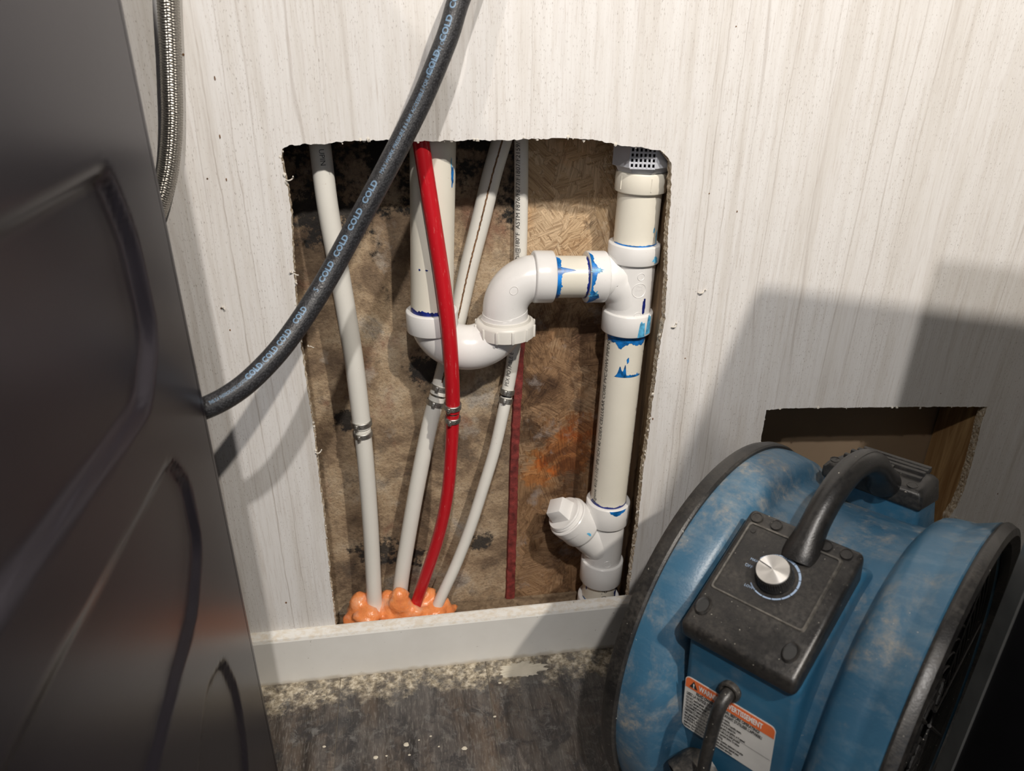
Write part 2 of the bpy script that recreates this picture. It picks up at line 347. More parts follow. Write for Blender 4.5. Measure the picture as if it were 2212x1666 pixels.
def m_floor():
    t = NT('vinyl_plank_print')
    oi = t.n('ShaderNodeObjectInfo'); c = t.n('ShaderNodeTexCoord')
    ad = t.n('ShaderNodeVectorMath', operation='ADD'); t.l(c.outputs['Object'], ad.inputs[0])
    cmb = t.n('ShaderNodeCombineXYZ'); t.l(t.math('MULTIPLY', oi.outputs['Random'], 9.0), cmb.inputs[0]); t.l(t.math('MULTIPLY', oi.outputs['Random'], 5.0), cmb.inputs[1]); t.l(cmb.outputs[0], ad.inputs[1])
    m = t.n('ShaderNodeMapping'); t.l(ad.outputs[0], m.inputs[0]); m.inputs['Scale'].default_value = (1, .10, 1)
    a = t.noise(m.outputs[0], 42, 6, .62, .6)
    m2 = t.n('ShaderNodeMapping'); t.l(ad.outputs[0], m2.inputs[0]); m2.inputs['Scale'].default_value = (1, .28, 1)
    b = t.noise(m2.outputs[0], 16, 5, .6)
    m3 = t.n('ShaderNodeMapping'); t.l(ad.outputs[0], m3.inputs[0]); m3.inputs['Scale'].default_value = (1, .16, 1)
    g = t.noise(m3.outputs[0], 520, 3, .6)
    col = t.ramp(a, [(.3, (.022, .020, .020)), (.44, (.058, .054, .052)), (.56, (.105, .095, .088)), (.7, (.17, .155, .14))])
    col = t.mix(t.ramp(b, [(.45, 0.0), (.65, .8)]), col, t.mix(1.0, col, (.95, .72, .52), 'MULTIPLY'))
    col = t.mix(t.ramp(g, [(.52, 0.0), (.66, .4)]), col, (.26, .24, .215))
    # blotches of dried residue
    v = t.co(); b1 = t.noise(v, 26, 7, .72, .8); b2 = t.noise(v, 60, 6, .75, .6)
    col = t.mix(t.ramp(b1, [(.50, 0.0), (.60, .7)]), col, (.030, .030, .033))
    col = t.mix(t.math('MULTIPLY', t.ramp(b2, [(.52, 0.0), (.62, .65)]), t.ramp(b1, [(.42, .2), (.6, 1.0)])), col, (.20, .195, .185))
    # dried drywall silt along the wall
    sx = t.n('ShaderNodeSeparateXYZ'); t.l(v, sx.inputs[0])
    e = t.math('ADD', sx.outputs['Y'], t.math('MULTIPLY', t.math('SUBTRACT', t.noise(v, 24, 8, .75), .5), .16))
    mr = t.n('ShaderNodeMapRange'); t.l(e, mr.inputs[0]); mr.inputs[1].default_value = -.060; mr.inputs[2].default_value = -.034
    dm = t.math('MULTIPLY', mr.outputs[0], t.ramp(t.noise(v, 48, 8, .74), [(.42, .22), (.53, 1.0)]))
    silt = t.ramp(t.noise(v, 130, 4, .7), [(.34, (.17, .14, .10)), (.48, (.42, .36, .265)), (.62, (.68, .61, .49))])
    col = t.mix(dm, col, silt)
    col = t.mix(t.math('MULTIPLY', t.ramp(t.noise(v, 420, 2, .5), [(.70, 0.0), (.74, .8)]), t.ramp(t.noise(v, 12, 3), [(.5, 0.0), (.62, 1.0)])), col, (.55, .50, .42))
    col = t.mix(t.ramp(t.noise(v, 15, 5, .65), [(.55, 0.0), (.75, .38)]), col, (.17, .155, .13))
    t.bump(t.math('ADD', g, t.math('MULTIPLY', dm, 1.5)), .5, .0015)
    return t.fin(col, t.ramp(dm, [(0, .42), (.6, .9)]))
def m_pvc(name, col, rough=.28, dirt=.5):
    t = NT(name); v = t.co()
    n = t.noise(v, 420, 3, .6); n2 = t.noise(v, 30, 4, .6)
    k = t.math('MULTIPLY', t.ramp(n, [(.66, 0.0), (.74, dirt)]), t.ramp(n2, [(.45, 0.0), (.65, 1.0)]))
    c = t.mix(k, t.ramp(n2, [(.3, tuple(x * .955 for x in col)), (.7, col)]), (.42, .30, .20))
    t.b.inputs['Subsurface Weight'].default_value = 0.0
    t.bump(t.noise(v, 60, 2), .05, .001); return t.fin(c, rough, spec=.5)
def m_blue(dust=1.0):
    t = NT('blue_rotomoulded_plastic'); v = t.co(); n = t.noise(v, 14, 5, .6)
    col = t.ramp(n, [(.3, (.012, .078, .150)), (.7, (.022, .112, .200))])
    d1 = t.noise(v, 11, 8, .72, .5); d2 = t.noise(v, 85, 5, .75); d3 = t.noise(t.co(scale=(.25, 1, 1)), 60, 5, .7)
    d4 = t.noise(v, 34, 7, .78)
    f = t.math('MULTIPLY', t.ramp(d1, [(.44, 0.0), (.60, 1.0)]), t.math('MULTIPLY', t.ramp(d2, [(.40, .25), (.60, 1.0)]), t.ramp(d4, [(.42, .12), (.60, 1.0)])))
    col = t.mix(t.math('MULTIPLY', f, .72 * dust), col, (.40, .33, .23))
    col = t.mix(t.math('MULTIPLY', t.ramp(d3, [(.5, 0.0), (.75, .40)]), dust), col, (.17, .24, .29))
    col = t.mix(.12 * dust, col, (.16, .17, .18)); col = t.mix(t.ramp(t.noise(v, 300, 3, .6), [(.735, 0.0), (.76, .8)]), col, (.62, .58, .50))
    t.bump(t.math('ADD', d2, t.noise(v, 500, 2)), .12, .001)
    return t.fin(col, t.ramp(f, [(0, .36), (.7, .75)]))
def m_blackplastic(name='dusty_black_plastic', dust=.38):
    t = NT(name); v = t.co(); d1 = t.noise(v, 26, 7, .7); d2 = t.noise(v, 300, 3, .6)
    f = t.math('MULTIPLY', t.ramp(d1, [(.40, 0.06), (.70, dust * .8)]), t.ramp(d2, [(.35, .3), (.66, 1.0)]))
    col = t.mix(f, (.009, .009, .0095), (.15, .132, .110))
    col = t.mix(t.ramp(t.noise(v, 330, 2, .5), [(.735, 0.0), (.77, .7)]), col, (.6, .56, .48))
    t.bump(t.noise(v, 700, 2), .25, .0006); return t.fin(col, t.ramp(f, [(0, .30), (.5, .7)]))
def m_hose():
    t = NT('black_rubber_hose'); c = t.n('ShaderNodeTexCoord'); mp = t.n('ShaderNodeMapping'); t.l(c.outputs['UV'], mp.inputs[0])
    mp.inputs['Scale'].default_value = (40, 560, 1); mp.inputs['Rotation'].default_value = (0, 0, .12)
    vo = t.n('ShaderNodeTexVoronoi'); t.l(mp.outputs[0], vo.inputs[0]); vo.inputs['Scale'].default_value = 1
    n = t.noise(t.co(), 60, 3)
    col = t.mix(t.ramp(vo.outputs['Distance'], [(.15, 0.0), (.6, 1.0)]), (.042, .043, .048), (.012, .012, .014))
    t.bump(vo.outputs['Distance'], .28, .001); return t.fin(col, t.ramp(n, [(.3, .42), (.7, .55)]), spec=.6)
def m_steel():
    t = NT('braided_stainless'); v = t.co(); n = t.noise(v, 900, 2)
    return t.fin(t.ramp(n, [(.3, (.26, .25, .23)), (.7, (.44, .42, .38))]), .40, 1.0)
def m_red():
    t = NT('red_pex_plastic'); c = t.n('ShaderNodeTexCoord'); mp = t.n('ShaderNodeMapping'); t.l(c.outputs['UV'], mp.inputs[0]); mp.inputs['Scale'].default_value = (14, 26, 1)
    n = t.n('ShaderNodeTexNoise'); t.l(mp.outputs[0], n.inputs[0]); n.inputs['Scale'].default_value = 1.6; n.inputs['Detail'].default_value = 5; n.inputs['Roughness'].default_value = .7
    col = t.mix(t.ramp(n.outputs[0], [(.60, 0.0), (.64, .35)]), (.52, .010, .018), (.80, .30, .28))
    return t.fin(col, .30)
def m_foam():
    t = NT('orange_foam'); v = t.co(); n = t.noise(v, 45, 5, .6); t.bump(t.noise(v, 130, 4), .5, .003)
    c = t.ramp(n, [(.3, (.72, .22, .075)), (.5, (.86, .30, .10)), (.68, (.84, .42, .24))])
    c = t.mix(t.ramp(t.noise(v, 38, 4), [(.60, 0.0), (.70, .5)]), c, (.62, .42, .34))
    t.b.inputs['Subsurface Weight'].default_value = .08; t.b.inputs['Subsurface Radius'].default_value = (.004, .0015, .0008)
    return t.fin(c, .22)
def m_cabinet():
    t = NT('dark_painted_steel'); v = t.co(); n = t.noise(v, 400, 2)
    col = t.ramp(t.noise(v, 3, 2), [(.3, (.026, .023, .031)), (.7, (.034, .030, .039))])
    t.bump(n, .04, .0005); return t.fin(col, .30, .55)
def m_baseboard():
    t = NT('white_vinyl_baseboard'); v = t.co(); n = t.noise(v, 20, 4)
    col = t.ramp(n, [(.3, (.76, .745, .705)), (.7, (.81, .80, .765))])
    sx = t.n('ShaderNodeSeparateXYZ'); t.l(v, sx.inputs[0])
    k = t.math('MULTIPLY', t.math('GREATER_THAN', sx.outputs['Z'], .0745), t.ramp(t.noise(t.co(scale=(.6, 1, 1)), 160, 5, .7), [(.40, .75), (.56, 0.0)]))
    col = t.mix(t.math('MULTIPLY', k, .7), col, (.62, .52, .38))
    col = t.mix(t.ramp(t.noise(v, 150, 2, .5), [(.73, 0.0), (.76, .7)]), col, (.30, .27, .23))
    lo = t.n('ShaderNodeMapRange'); t.l(t.math('ADD', sx.outputs['Z'], t.math('MULTIPLY', t.noise(v, 60, 4), .012)), lo.inputs[0]); lo.inputs[1].default_value = .013; lo.inputs[2].default_value = .007
    col = t.mix(t.math('MULTIPLY', lo.outputs[0], .6), col, (.45, .38, .27))
    return t.fin(col, .38)
M_ = dict(wall=m_wall(), gyp=m_gyp(), mold=m_moldy(), osb=m_osb(), floor=m_floor(), base=m_baseboard(),
    stud=m_wood('pine_stud', (.52, .34, .16), (.27, .145, .055)), dstud=m_wood('stained_stud', (.30, .20, .11), (.14, .085, .045)),
    paper=plain('brown_backing_paper', (.30, .215, .14), .9, var=.12, sc=5, bump=.2),
    plate=m_wood('dirty_plate', (.26, .19, .12), (.10, .065, .038), 1.0, (0, radians(90), 0)),
    pvc=m_pvc('white_pvc', (.80, .79, .775), .24), cream=m_pvc('cream_pvc_pipe', (.80, .765, .665), .30),
    pex=m_pvc('white_pex', (.76, .745, .69), .36), nut=m_pvc('slip_nut_white', (.74, .72, .67), .4, .8), grey=plain('grey_plastic', (.56, .58, .63), .5, var=.05),
    darkin=plain('dark_inside', (.02, .02, .02), .8), ink=plain('black_print', (.06, .058, .055), .6), hoseink=plain('pale_blue_print', (.15, .25, .37), .5),
    glue=plain('blue_primer', (.008, .15, .46), .35, var=.7, sc=120), glue2=plain('pale_blue_primer', (.10, .42, .74), .4, var=.5, sc=150), dglue=plain('dark_blue_primer', (.008, .02, .18), .35, var=.6, sc=150),
    steel=m_steel(), clampm=plain('crimp_steel', (.46, .45, .42), .48, 1.0, .25, 200), hose=m_hose(), red=m_red(), foam=m_foam(),
    redstrip=plain('dark_red_sealant', (.20, .030, .026), .7, var=.55, sc=110, bump=.8), cab=m_cabinet(), cab2=plain('black_steel', (.012, .012, .015), .45, .3),
    galv=plain('galvanised_steel', (.26, .27, .27), .4, .8, .2, 20), blue=m_blue(), bluec=m_blue(.25), blk=m_blackplastic(), blk2=m_blackplastic('black_handle_plastic', .22), rim=m_blackplastic('black_rubber_rim', .4),
    alu=None, white=plain('white_sticker', (.66, .645, .61), .45, var=.04), orange=plain('orange_band', (.80, .17, .045), .45), ltext=plain('black_lettering', (.025, .025, .025), .6), wtext=plain('white_lettering', (.85, .84, .80), .5),
    dustrub=m_blackplastic('dusty_grey_rubber', .95), bezel=plain('dusty_bezel_edge', (.085, .078, .068), .6, var=.5, sc=200), grout=plain('seam_dust', (.17, .15, .12), .9), dial=plain('dial_print', (.27, .36, .50), .5), roomw=plain('room_paint', (.24, .235, .23), .8, var=.03), dust=plain('drywall_crumbs', (.60, .55, .45), .95), brown=plain('brown_seam_dirt', (.16, .085, .04), .8, var=.6, sc=300), skin=plain('torn_paper', (.66, .62, .55), .9))
t = NT('brushed_aluminium'); c = t.n('ShaderNodeTexCoord'); g_ = t.n('ShaderNodeTexNoise'); t.l(c.outputs['UV'], g_.inputs[0]); g_.inputs['Scale'].default_value = 60
an = t.n('ShaderNodeTangent', direction_type='UV_MAP', uv_map='UVMap'); t.l(an.outputs[0], t.b.inputs['Tangent']); t.b.inputs['Anisotropic'].default_value = .85
M_['alu'] = t.fin((.72, .71, .69), .33, 1.0)

# ------------------------------------------------------------------ room
def struct(g, name, mats, parent=None, **k):
    o = g.build(name, mats, parent, **k)
    if parent is None: o['kind'] = 'structure'
    return o
YB = .095           # face of the sheathing at the back of the stud bays
CEIL = 2.25
def quad(name, a, b, c, d, m):
    g = G(); g.add([a, b, c, d], [[0, 1, 2, 3]]); return struct(g, name, m, smooth=False)
quad('wall_left', (-1.7, .0, 0), (-1.7, -2.7, 0), (-1.7, -2.7, CEIL), (-1.7, .0, CEIL), M_['roomw'])
quad('wall_right', (2.0, -2.7, 0), (2.0, .0, 0), (2.0, .0, CEIL), (2.0, -2.7, CEIL), M_['roomw'])
quad('wall_front', (-1.7, -2.7, 0), (2.0, -2.7, 0), (2.0, -2.7, CEIL), (-1.7, -2.7, CEIL), M_['roomw'])
quad('ceiling', (-1.7, -2.7, CEIL), (2.0, -2.7, CEIL), (2.0, .12, CEIL), (-1.7, .12, CEIL), M_['roomw'])

# floor: subfloor slab with individual planks lying in it
g = G(); box(g, (-1.7, -2.7, -.03), (2.0, .12, -.0012)); fl = struct(g, 'floor', M_['grout'])
PW = .1965; xs = [-.119 + PW * k for k in range(-8, 11)]
for k, x in enumerate(xs):
    cuts = [.0, -.62 - .37 * ((k * 5) % 3), -2.7]
    for j in range(2):
        g = G(); a, b = cuts[j + 1], cuts[j]
        if b - a < .05: continue
        bbox(g, (x + .0004, a + .0004, -.0011), (x + PW - .0004, b - .0002, random.uniform(-.0001, .0001)), .0003, 1)
        g.build('plank', M_['floor'], fl, smooth=False)

# wall panel with the two rough cut openings
def jag(pts, step=.0024, amp=.0011, seed=0, sc=150):
    P = [at(x, y, 0) for x, y in pts]; out = []
    for i in range(len(P)):
        a, b = P[i], P[(i + 1) % len(P)]; n = max(1, int((b - a).length / step)); d = (b - a).normalized(); nn = Vector((-d.z, 0, d.x))
        for k in range(n):
            p = a.lerp(b, k / n); q = noise.noise(p * sc + Vector((seed, 0, 0))) * amp + noise.noise(p * sc * 3.1 + Vector((seed, 5, 0))) * amp * .9
            out.append(p + nn * q)
    return out
H1 = [(728, 1378), (722, 1330), (712, 1240), (700, 1120), (690, 1040), (683, 975), (677, 925), (668, 870), (655, 780), (645, 710), (640, 660), (636, 600), (631, 530), (630, 470), (621, 405), (613, 375), (608, 345), (610, 322), (625, 314), (700, 310), (760, 304), (840, 303), (900, 305), (1000, 304), (1100, 302), (1200, 299), (1280, 301), (1340, 314), (1385, 318), (1425, 326), (1443, 338), (1451, 356), (1449, 420), (1443, 500), (1441, 600), (1437, 680), (1424, 760), (1412, 850), (1401, 940), (1388, 1030), (1378, 1140), (1366, 1220), (1352, 1330), (1345, 1400), (1000, 1420)]
H2 = [(1600, 1290), (1618, 1120), (1633, 1000), (1641, 965), (1655, 886), (1700, 882), (1800, 881), (1900, 880), (2000, 879), (2080, 879), (2133, 879), (2120, 915), (2110, 960), (2097, 1010), (2082, 1060), (2068, 1092), (2050, 1118), (2045, 1150), (2010, 1300), (1800, 1300)]
h1, h2 = jag(H1, seed=3), jag(H2, seed=9, amp=.0008)
outer = [Vector((-1.7, 0, .0)), Vector((2.0, 0, .0)), Vector((2.0, 0, CEIL)), Vector((-1.7, 0, CEIL))]
TH = .0125
g = G()
polys = [[Vector((p.x, p.z, 0)) for p in q] for q in (outer, h1, h2)]
tri = geometry.tessellate_polygon(polys); allp = outer + h1 + h2
g.add(allp, [list(t_) for t_ in tri], 0)
g.add([p + Vector((0, TH, 0)) for p in allp], [list(t_)[::-1] for t_ in tri], 1)
for h in (h1, h2):
    cx_ = sum((p for p in h), Vector()) / len(h); n = len(h); vs = []
    lay = 5
    for L_ in range(lay):
        for i, p in enumerate(h):
            u = L_ / (lay - 1); o_ = (p - cx_).normalized() * (noise.noise(Vector((p.x, u * .012, p.z)) * 380) * .0013 * (0 if L_ == 0 else 1))
            vs.append(p + o_ + Vector((0, TH * u, 0)))
    g.add(vs, [[L_ * n + i, L_ * n + (i + 1) % n, (L_ + 1) * n + (i + 1) % n, (L_ + 1) * n + i] for L_ in range(lay - 1) for i in range(n)], 1)
wall = struct(g, 'wall_back', [M_['wall'], M_['gyp']], smooth=False)
# torn paper and crumbs clinging to the cut edges
g = G(); rnd = random.Random(4)
for h, lim in ((h1, 150), (h2, 80)):
    for _ in range(lim):
        p = rnd.choice(h)
        if p.z < .09: continue
        r = rnd.uniform(.0005, .0017); c_ = p + Vector((rnd.uniform(-1, 1) * .0012, rnd.uniform(-.0012, .004), rnd.uniform(-1, 1) * .0012))
        bm = bmesh.new(); bmesh.ops.create_icosphere(bm, subdivisions=1, radius=r)
        for v in bm.verts: v.co = Vector((v.co.x * rnd.uniform(.6, 1.6), v.co.y * rnd.uniform(.4, 1), v.co.z * rnd.uniform(.6, 1.9))) + c_
        g.add([v.co.copy() for v in bm.verts], [[v.index for v in f.verts] for f in bm.faces]); bm.free()
tag(g.build('frayed_edge', M_['skin'], wall), kind='stuff')
for (x, y, s) in ((478, 666, 1.0), (1512, 629, 1.25), (1450, 703, 1.4), (668, 748, .9), (630, 590, 1.3), (683, 975, 1.3), (1782, 1118, .8), (2062, 1120, 1.6), (620, 385, 1.2)):
    g = G(); p = at(x, y, -.0012); pts = []
    for k in range(9):
        a = k / 8 * 3.4 + x; pts.append(p + Vector((cos(a) * .0026 * s * (1 - k * .07) + .0006 * k * s, -.0018 * sin(k), sin(a) * .0016 * s)))
    tube(g, Path(crom(pts, 4)), .00055 * s, 6); g.build('paper_curl', M_['skin'], wall)
# small holes left in the panel
for (x, y, w_, h_) in ((396, 118, .0026, .0028), (464, 169, .0016, .005), (475, 295, .0016, .005), (489, 388, .0015, .004), (448, 386, .002, .002), (478, 666, .0024, .0024), (1590, 57, .0016, .0016), (1532, 418, .0018, .0018), (1592, 457, .0016, .003), (497, 713, .0018, .0025), (618, 1302, .003, .0035), (1480, 774, .0018, .0018), (1410, 905, .002, .004), (2032, 850, .0014, .0014), (2155, 1067, .0016, .003)):
    g = G(); lathe(g, at(x, y, -.0004), (0, 1, 0), [(0, .5), (.0005, .5)], 10)
    c_ = at(x, y, 0); g.v = [Vector((c_.x + (v.x - c_.x) * w_ * .8, v.y, c_.z + (v.z - c_.z) * h_ * .8)) for v in g.v]
    g.build('pin_hole', M_['brown'], wall)

# stud bays: sheathing, studs, plate
g = G(); box(g, (-.62, YB, 0), (.134, YB + .012, CEIL)); o = struct(g, 'wall_sheathing', M_['mold'])
g = G(); box(g, (.1345, YB - .001, 0), (.33, YB + .012, CEIL)); o = struct(g, 'wall_osb', M_['osb'])
g = G(); box(g, (.33, YB, 0), (2.0, YB + .012, CEIL)); struct(g, 'wall_backing', M_['paper'])
for i, (x0, x1, m) in enumerate(((-.21, -.172, 'dstud'), (.2915, .3295, 'dstud'), (.762, .80, 'stud'))):
    g = G(); bbox(g, (x0, TH + .0005, .018), (x1, YB - .0015, 2.2), .0015, 1); struct(g, 'stud_%d' % (i + 1), M_[m])
g = G(); bbox(g, (-.62, TH + .0005, -.02), (2.0, YB - .0005, .012), .002, 1)
struct(g, 'sole_plate', M_['plate'])
g = G(); rnd = random.Random(11)
for _ in range(420):
    x = rnd.uniform(-.13, .25); y = .016 + abs(rnd.gauss(0, .04)); y = min(y, .092); r = rnd.uniform(.0006, .0022)
    bm = bmesh.new(); bmesh.ops.create_icosphere(bm, subdivisions=1, radius=r)
    for v in bm.verts: v.co = Vector((v.co.x * rnd.uniform(.7, 1.8), v.co.y * rnd.uniform(.7, 1.5), v.co.z * .7)) + Vector((x, y, .0125))
    g.add([v.co.copy() for v in bm.verts], [[v.index for v in f.verts] for f in bm.faces]); bm.free()
tag(g.build('drywall_crumbs', M_['plate']), 'brown wood and plaster crumbs lying on the sole plate in the bay', 'debris', kind='stuff')

# baseboard: flat face with a bevelled top ledge
prof = [(0, .0), (-.0145, .0), (-.0145, .0735), (-.0125, .0775), (-.002, .0812), (0, .0812)]
g = G(); x0, x1 = -1.7, 2.0; n = len(prof); N = 40
for i in range(N + 1):
    x = x0 + (x1 - x0) * i / N; g.v += [Vector((x, p[0], p[1])) for p in prof]
for i in range(N):
    for k in range(n): g.f.append([i * n + k, i * n + (k + 1) % n, (i + 1) * n + (k + 1) % n, (i + 1) * n + k]); g.mi.append(0)
g.f += [list(range(n)), [N * n + k for k in range(n)][::-1]]; g.mi += [0, 0]
struct(g, 'baseboard_back', M_['base'], smooth=False)

# ------------------------------------------------------------------ red sealant strip in the sheathing joint
def jittered_tube_strip(pts, wfun, depth, y0):
    P = resamp(crom(pts, 6), .004); g = G(); vs = []
    for i, p in enumerate(P):
        w_ = wfun(i / (len(P) - 1)); a = noise.noise(p * 120) * .0009; b = noise.noise(p * 120 + Vector((7, 0, 0))) * .0009
        for (dx, dy) in ((-w_ + a, 0), (-w_ * .8 + a, -depth * .8), (0, -depth * (1 + .3 * noise.noise(p * 200))), (w_ * .8 + b, -depth * .8), (w_ + b, 0)):
            vs.append(Vector((p.x + dx, y0 + dy, p.z)))
    m = 5; n = len(P)
    g.add(vs, [[i * m + k, i * m + (k + 1) % m, (i + 1) * m + (k + 1) % m, (i + 1) * m + k] for i in range(n - 1) for k in range(m)] + [list(range(m)), [(n - 1) * m + k for k in range(m)][::-1]])
    return g
YS = YB - .003
g = jittered_tube_strip([at(1102, 1297, YS), at(1107, 1150, YS), at(1111, 1000, YS), at(1117, 880, YS), at(1123, 780, YS), at(1128, 700, YS), at(1130, 600, YS)], lambda u: .0075 - .002 * u, .006, YB)
tag(g.build('sealant_strip', M_['redstrip']), 'dark red strip standing in the joint between dirty sheathing and wood strand board', 'strip')

# ------------------------------------------------------------------ drain assembly (one glued thing)
drain = root('drain_pipe', 'white plastic drain with trap, tee and capped cleanout stained with blue primer', 'pipe', (.254, .05, .0))
YP = .046; RP = .0242
FACE = Vector((-.1, -1, .2)).normalized()
def px(x, y, yy=YP): return at(x, y, yy)
stackB, stackT = px(1295, 1262), px(1391, 330)
def stk(z): # centre of the stack at height z
    u = (z - stackB.z) / (stackT.z - stackB.z); return stackB.lerp(stackT, u)
def zof(y_, x_=1345): return px(x_, y_).z
def ringprof(h, r, b=.0014, r0=None):
    r0 = r0 or r - .004; return [(0, r0), (0, r - b), (b * .4, r - b * .3), (b, r), (h - b, r), (h - b * .4, r - b * .3), (h, r - b), (h, r0)]
def seg_pipe(name, a, b, r, m, parent=drain, seg=48):
    g = G(); tube(g, line(a, b, .01, FACE), r, seg); return g.build(name, m, parent)
def hubg(g, a, b, r, b_=.0014, r0=None): # hub from point a to b
    d = b - a; lathe(g, a, d, ringprof(d.length, r, b_, r0))
def circle_mark(parent, path, d, a, r, R_, m, fill=False):
    g = G(); N = 22; w_ = .0005; vs = []
    for k in range(N):
        t_ = 2 * pi * k / N
        for (rr, h) in ((R_ - w_, .0), (R_, .0005), (R_ + w_, .0)):
            vs.append(path.pt(d + rr * cos(t_), a + rr * sin(t_) / r, r + h))
    fs = [[3 * k + j, 3 * ((k + 1) % N) + j, 3 * ((k + 1) % N) + j + 1, 3 * k + j + 1] for k in range(N) for j in (0, 1)]
    g.add(vs, fs); return g.build('mould_mark', m, parent)
zz = dict(top=stk(zof(365, 1385)), ad0=stk(zof(368, 1385)), ad1=stk(zof(412, 1380)), hubT=stk(zof(522, 1370)), hubB=stk(zof(562, 1367)),
          h2t=stk(zof(668, 1352)), h2b=stk(zof(712, 1350)), wyT=stk(zof(1078, 1312)), wyT2=stk(zof(1122, 1306)), wyB=stk(zof(1204, 1298)), wyB2=stk(zof(1248, 1294)))
low = stk(.0); AX = (stackT - stackB).normalized(); sp_ = Path(resamp([low, stackT + AX * .02], .004), FACE)
def sd(P): return (P - low).dot(AX)
tee_c = stk(zof(600, 1362))
# vent pipe above the tee, adapter, air valve
seg_pipe('vent_pipe', zz['hubT'] - AX * .01, zz['ad1'] + AX * .012, .0246, M_['cream'])
g = G(); hubg(g, zz['ad1'], zz['ad0'], .0287); adp = g.build('adapter_ring', M_['cream'], drain)
for k in range(5):
    a = -1.05 + k * 1.25; g = G(); p0 = sp_.pt(sd(zz['ad1']) + .004, a, .0287); p1 = sp_.pt(sd(zz['ad0']) - .004, a, .0287)
    tube(g, line(p0, p1, .01), .0007, 6)
    g.build('grip_rib', M_['cream'], adp)
# air admittance valve: eight sided grey cap with a square mesh window
vc = zz['ad0']
g = G(); VR = .0355
prof = [(.0, .027), (.0015, .0285), (.006, .031), (.0075, VR), (.040, VR), (.046, .034), (.050, .020)]
segs = 8; vs = []
for h, r in prof:
    for k in range(segs):
        a = 2 * pi * (k + .5) / segs - radians(18); vs.append(vc + AX * h + Vector((cos(a) * r, sin(a) * r, 0)))
g.add(vs, [[i * segs + k, i * segs + (k + 1) % segs, (i + 1) * segs + (k + 1) % segs, (i + 1) * segs + k] for i in range(len(prof) - 1) for k in range(segs) if not (k == 5 and i == 3)] + [list(range(segs))[::-1], [(len(prof) - 1) * segs + k for k in range(segs)]])
valve = g.build('air_admittance_valve', M_['grey'], drain, smooth=False)
g = G(); hw = VR * sin(pi / 8) * .99; yf = -VR * cos(pi / 8)
for i in range(7):
    x = -hw + 2 * hw * i / 6; bbox(g, (x - .0011, yf - .0006, .0075), (x + .0011, yf + .0022, .040), .0004, 1)
for j in range(7):
    z = .0075 + .0325 * j / 6; bbox(g, (-hw, yf - .0004, z - .0011), (hw, yf + .002, z + .0011), .0004, 1)
g.xf(Matrix.Translation(vc) @ Matrix.Rotation(radians(-18), 4, 'Z')); g.build('mesh_window', M_['grey'], valve, smooth=False)
g = G(); lathe(g, vc + AX * .008, AX, [(0, .022), (.03, .022)], 24); g.build('valve_core', M_['darkin'], valve)
g = G(); lathe(g, vc + AX * .018 + Vector((0, -.02, 0)), (0, -1, 0), [(0, .008), (.004, .0075)], 16); g.build('valve_seal', M_['blk'], valve)

# sanitary tee
g = G()
hubg(g, zz['hubB'], zz['hubT'], .0302); hubg(g, zz['h2b'], zz['h2t'], .0302)
tube(g, line(zz['h2t'] - AX * .004, zz['hubB'] + AX * .004, .01, FACE), .0266, 48)
bo = px(1306, 598); bo2 = Vector((tee_c.x, YP, bo.z))
arm_dir = Vector((1, 0, 0))
arcp = [bo, bo + Vector((.012, 0, 0)), Vector((tee_c.x - .020, YP, bo.z - .004)), Vector((tee_c.x - .008, YP, bo.z - .016)), Vector((tee_c.x - .001, YP, bo.z - .034)), stk(zof(655, 1355))]
tube(g, Path(resamp(crom(arcp, 8), .004), Vector((0, -1, 0))), .0262, 48)
hubg(g, px(1264, 598), bo, .0300)
tee = g.build('sanitary_tee', M_['pvc'], drain)
for (d, a) in ((sd(stk(zof(583, 1380))), .22), (sd(stk(zof(665, 1372))), .25)): circle_mark(tee, sp_, d, a, .0266, .0042, M_['pvc'])
circle_mark(tee, sp_, sd(stk(zof(612, 1375))), .20, .0266, .0085, M_['pvc'])
g = G()
for k, s_ in enumerate(('PVC', 'DWV', '1 1/2')): text_on(g, s_, .0042, lambda x, y, k=k: sp_.pt(sd(stk(zof(612, 1375))) + y + .0035 - k * .0045, .20 + x / .0266, .0268), align='CENTER')
g.build('moulded_lettering', M_['pvc'], tee)
bp = Path(resamp([px(1255, 598), px(1330, 598)], .003), Vector((0, -1, 0)))
# horizontal spigot
seg_pipe('trap_arm', px(1180, 598), px(1285, 598), RP, M_['cream'])
arm = Path(resamp([px(1150, 598), px(1320, 598)], .003), Vector((0, -1, 0)))
# elbow and its hub
zA = px(1190, 598).z; xO = px(1091, 700).x; xs_ = px(1160, 598).x; Rb = xs_ - xO
cE = Vector((xs_, YP, zA - Rb)); P = [Vector((xO, YP, px(1091, 708).z))] + [cE + Vector((-cos(a), 0, sin(a))) * Rb for a in [pi / 2 * k / 14 for k in range(15)]] + [px(1166, 598)]
g = G(); epath = Path(resamp(P, .003), Vector((0, -1, 0))); tube(g, epath, .0262, 48, True); hubg(g, px(1150, 598), px(1194, 598), .0300, .002)
elbow = g.build('trap_elbow', M_['pvc'], drain)
circle_mark(elbow, epath, epath.L[-1] * .62, -.25, .0262, .0042, M_['pvc'])
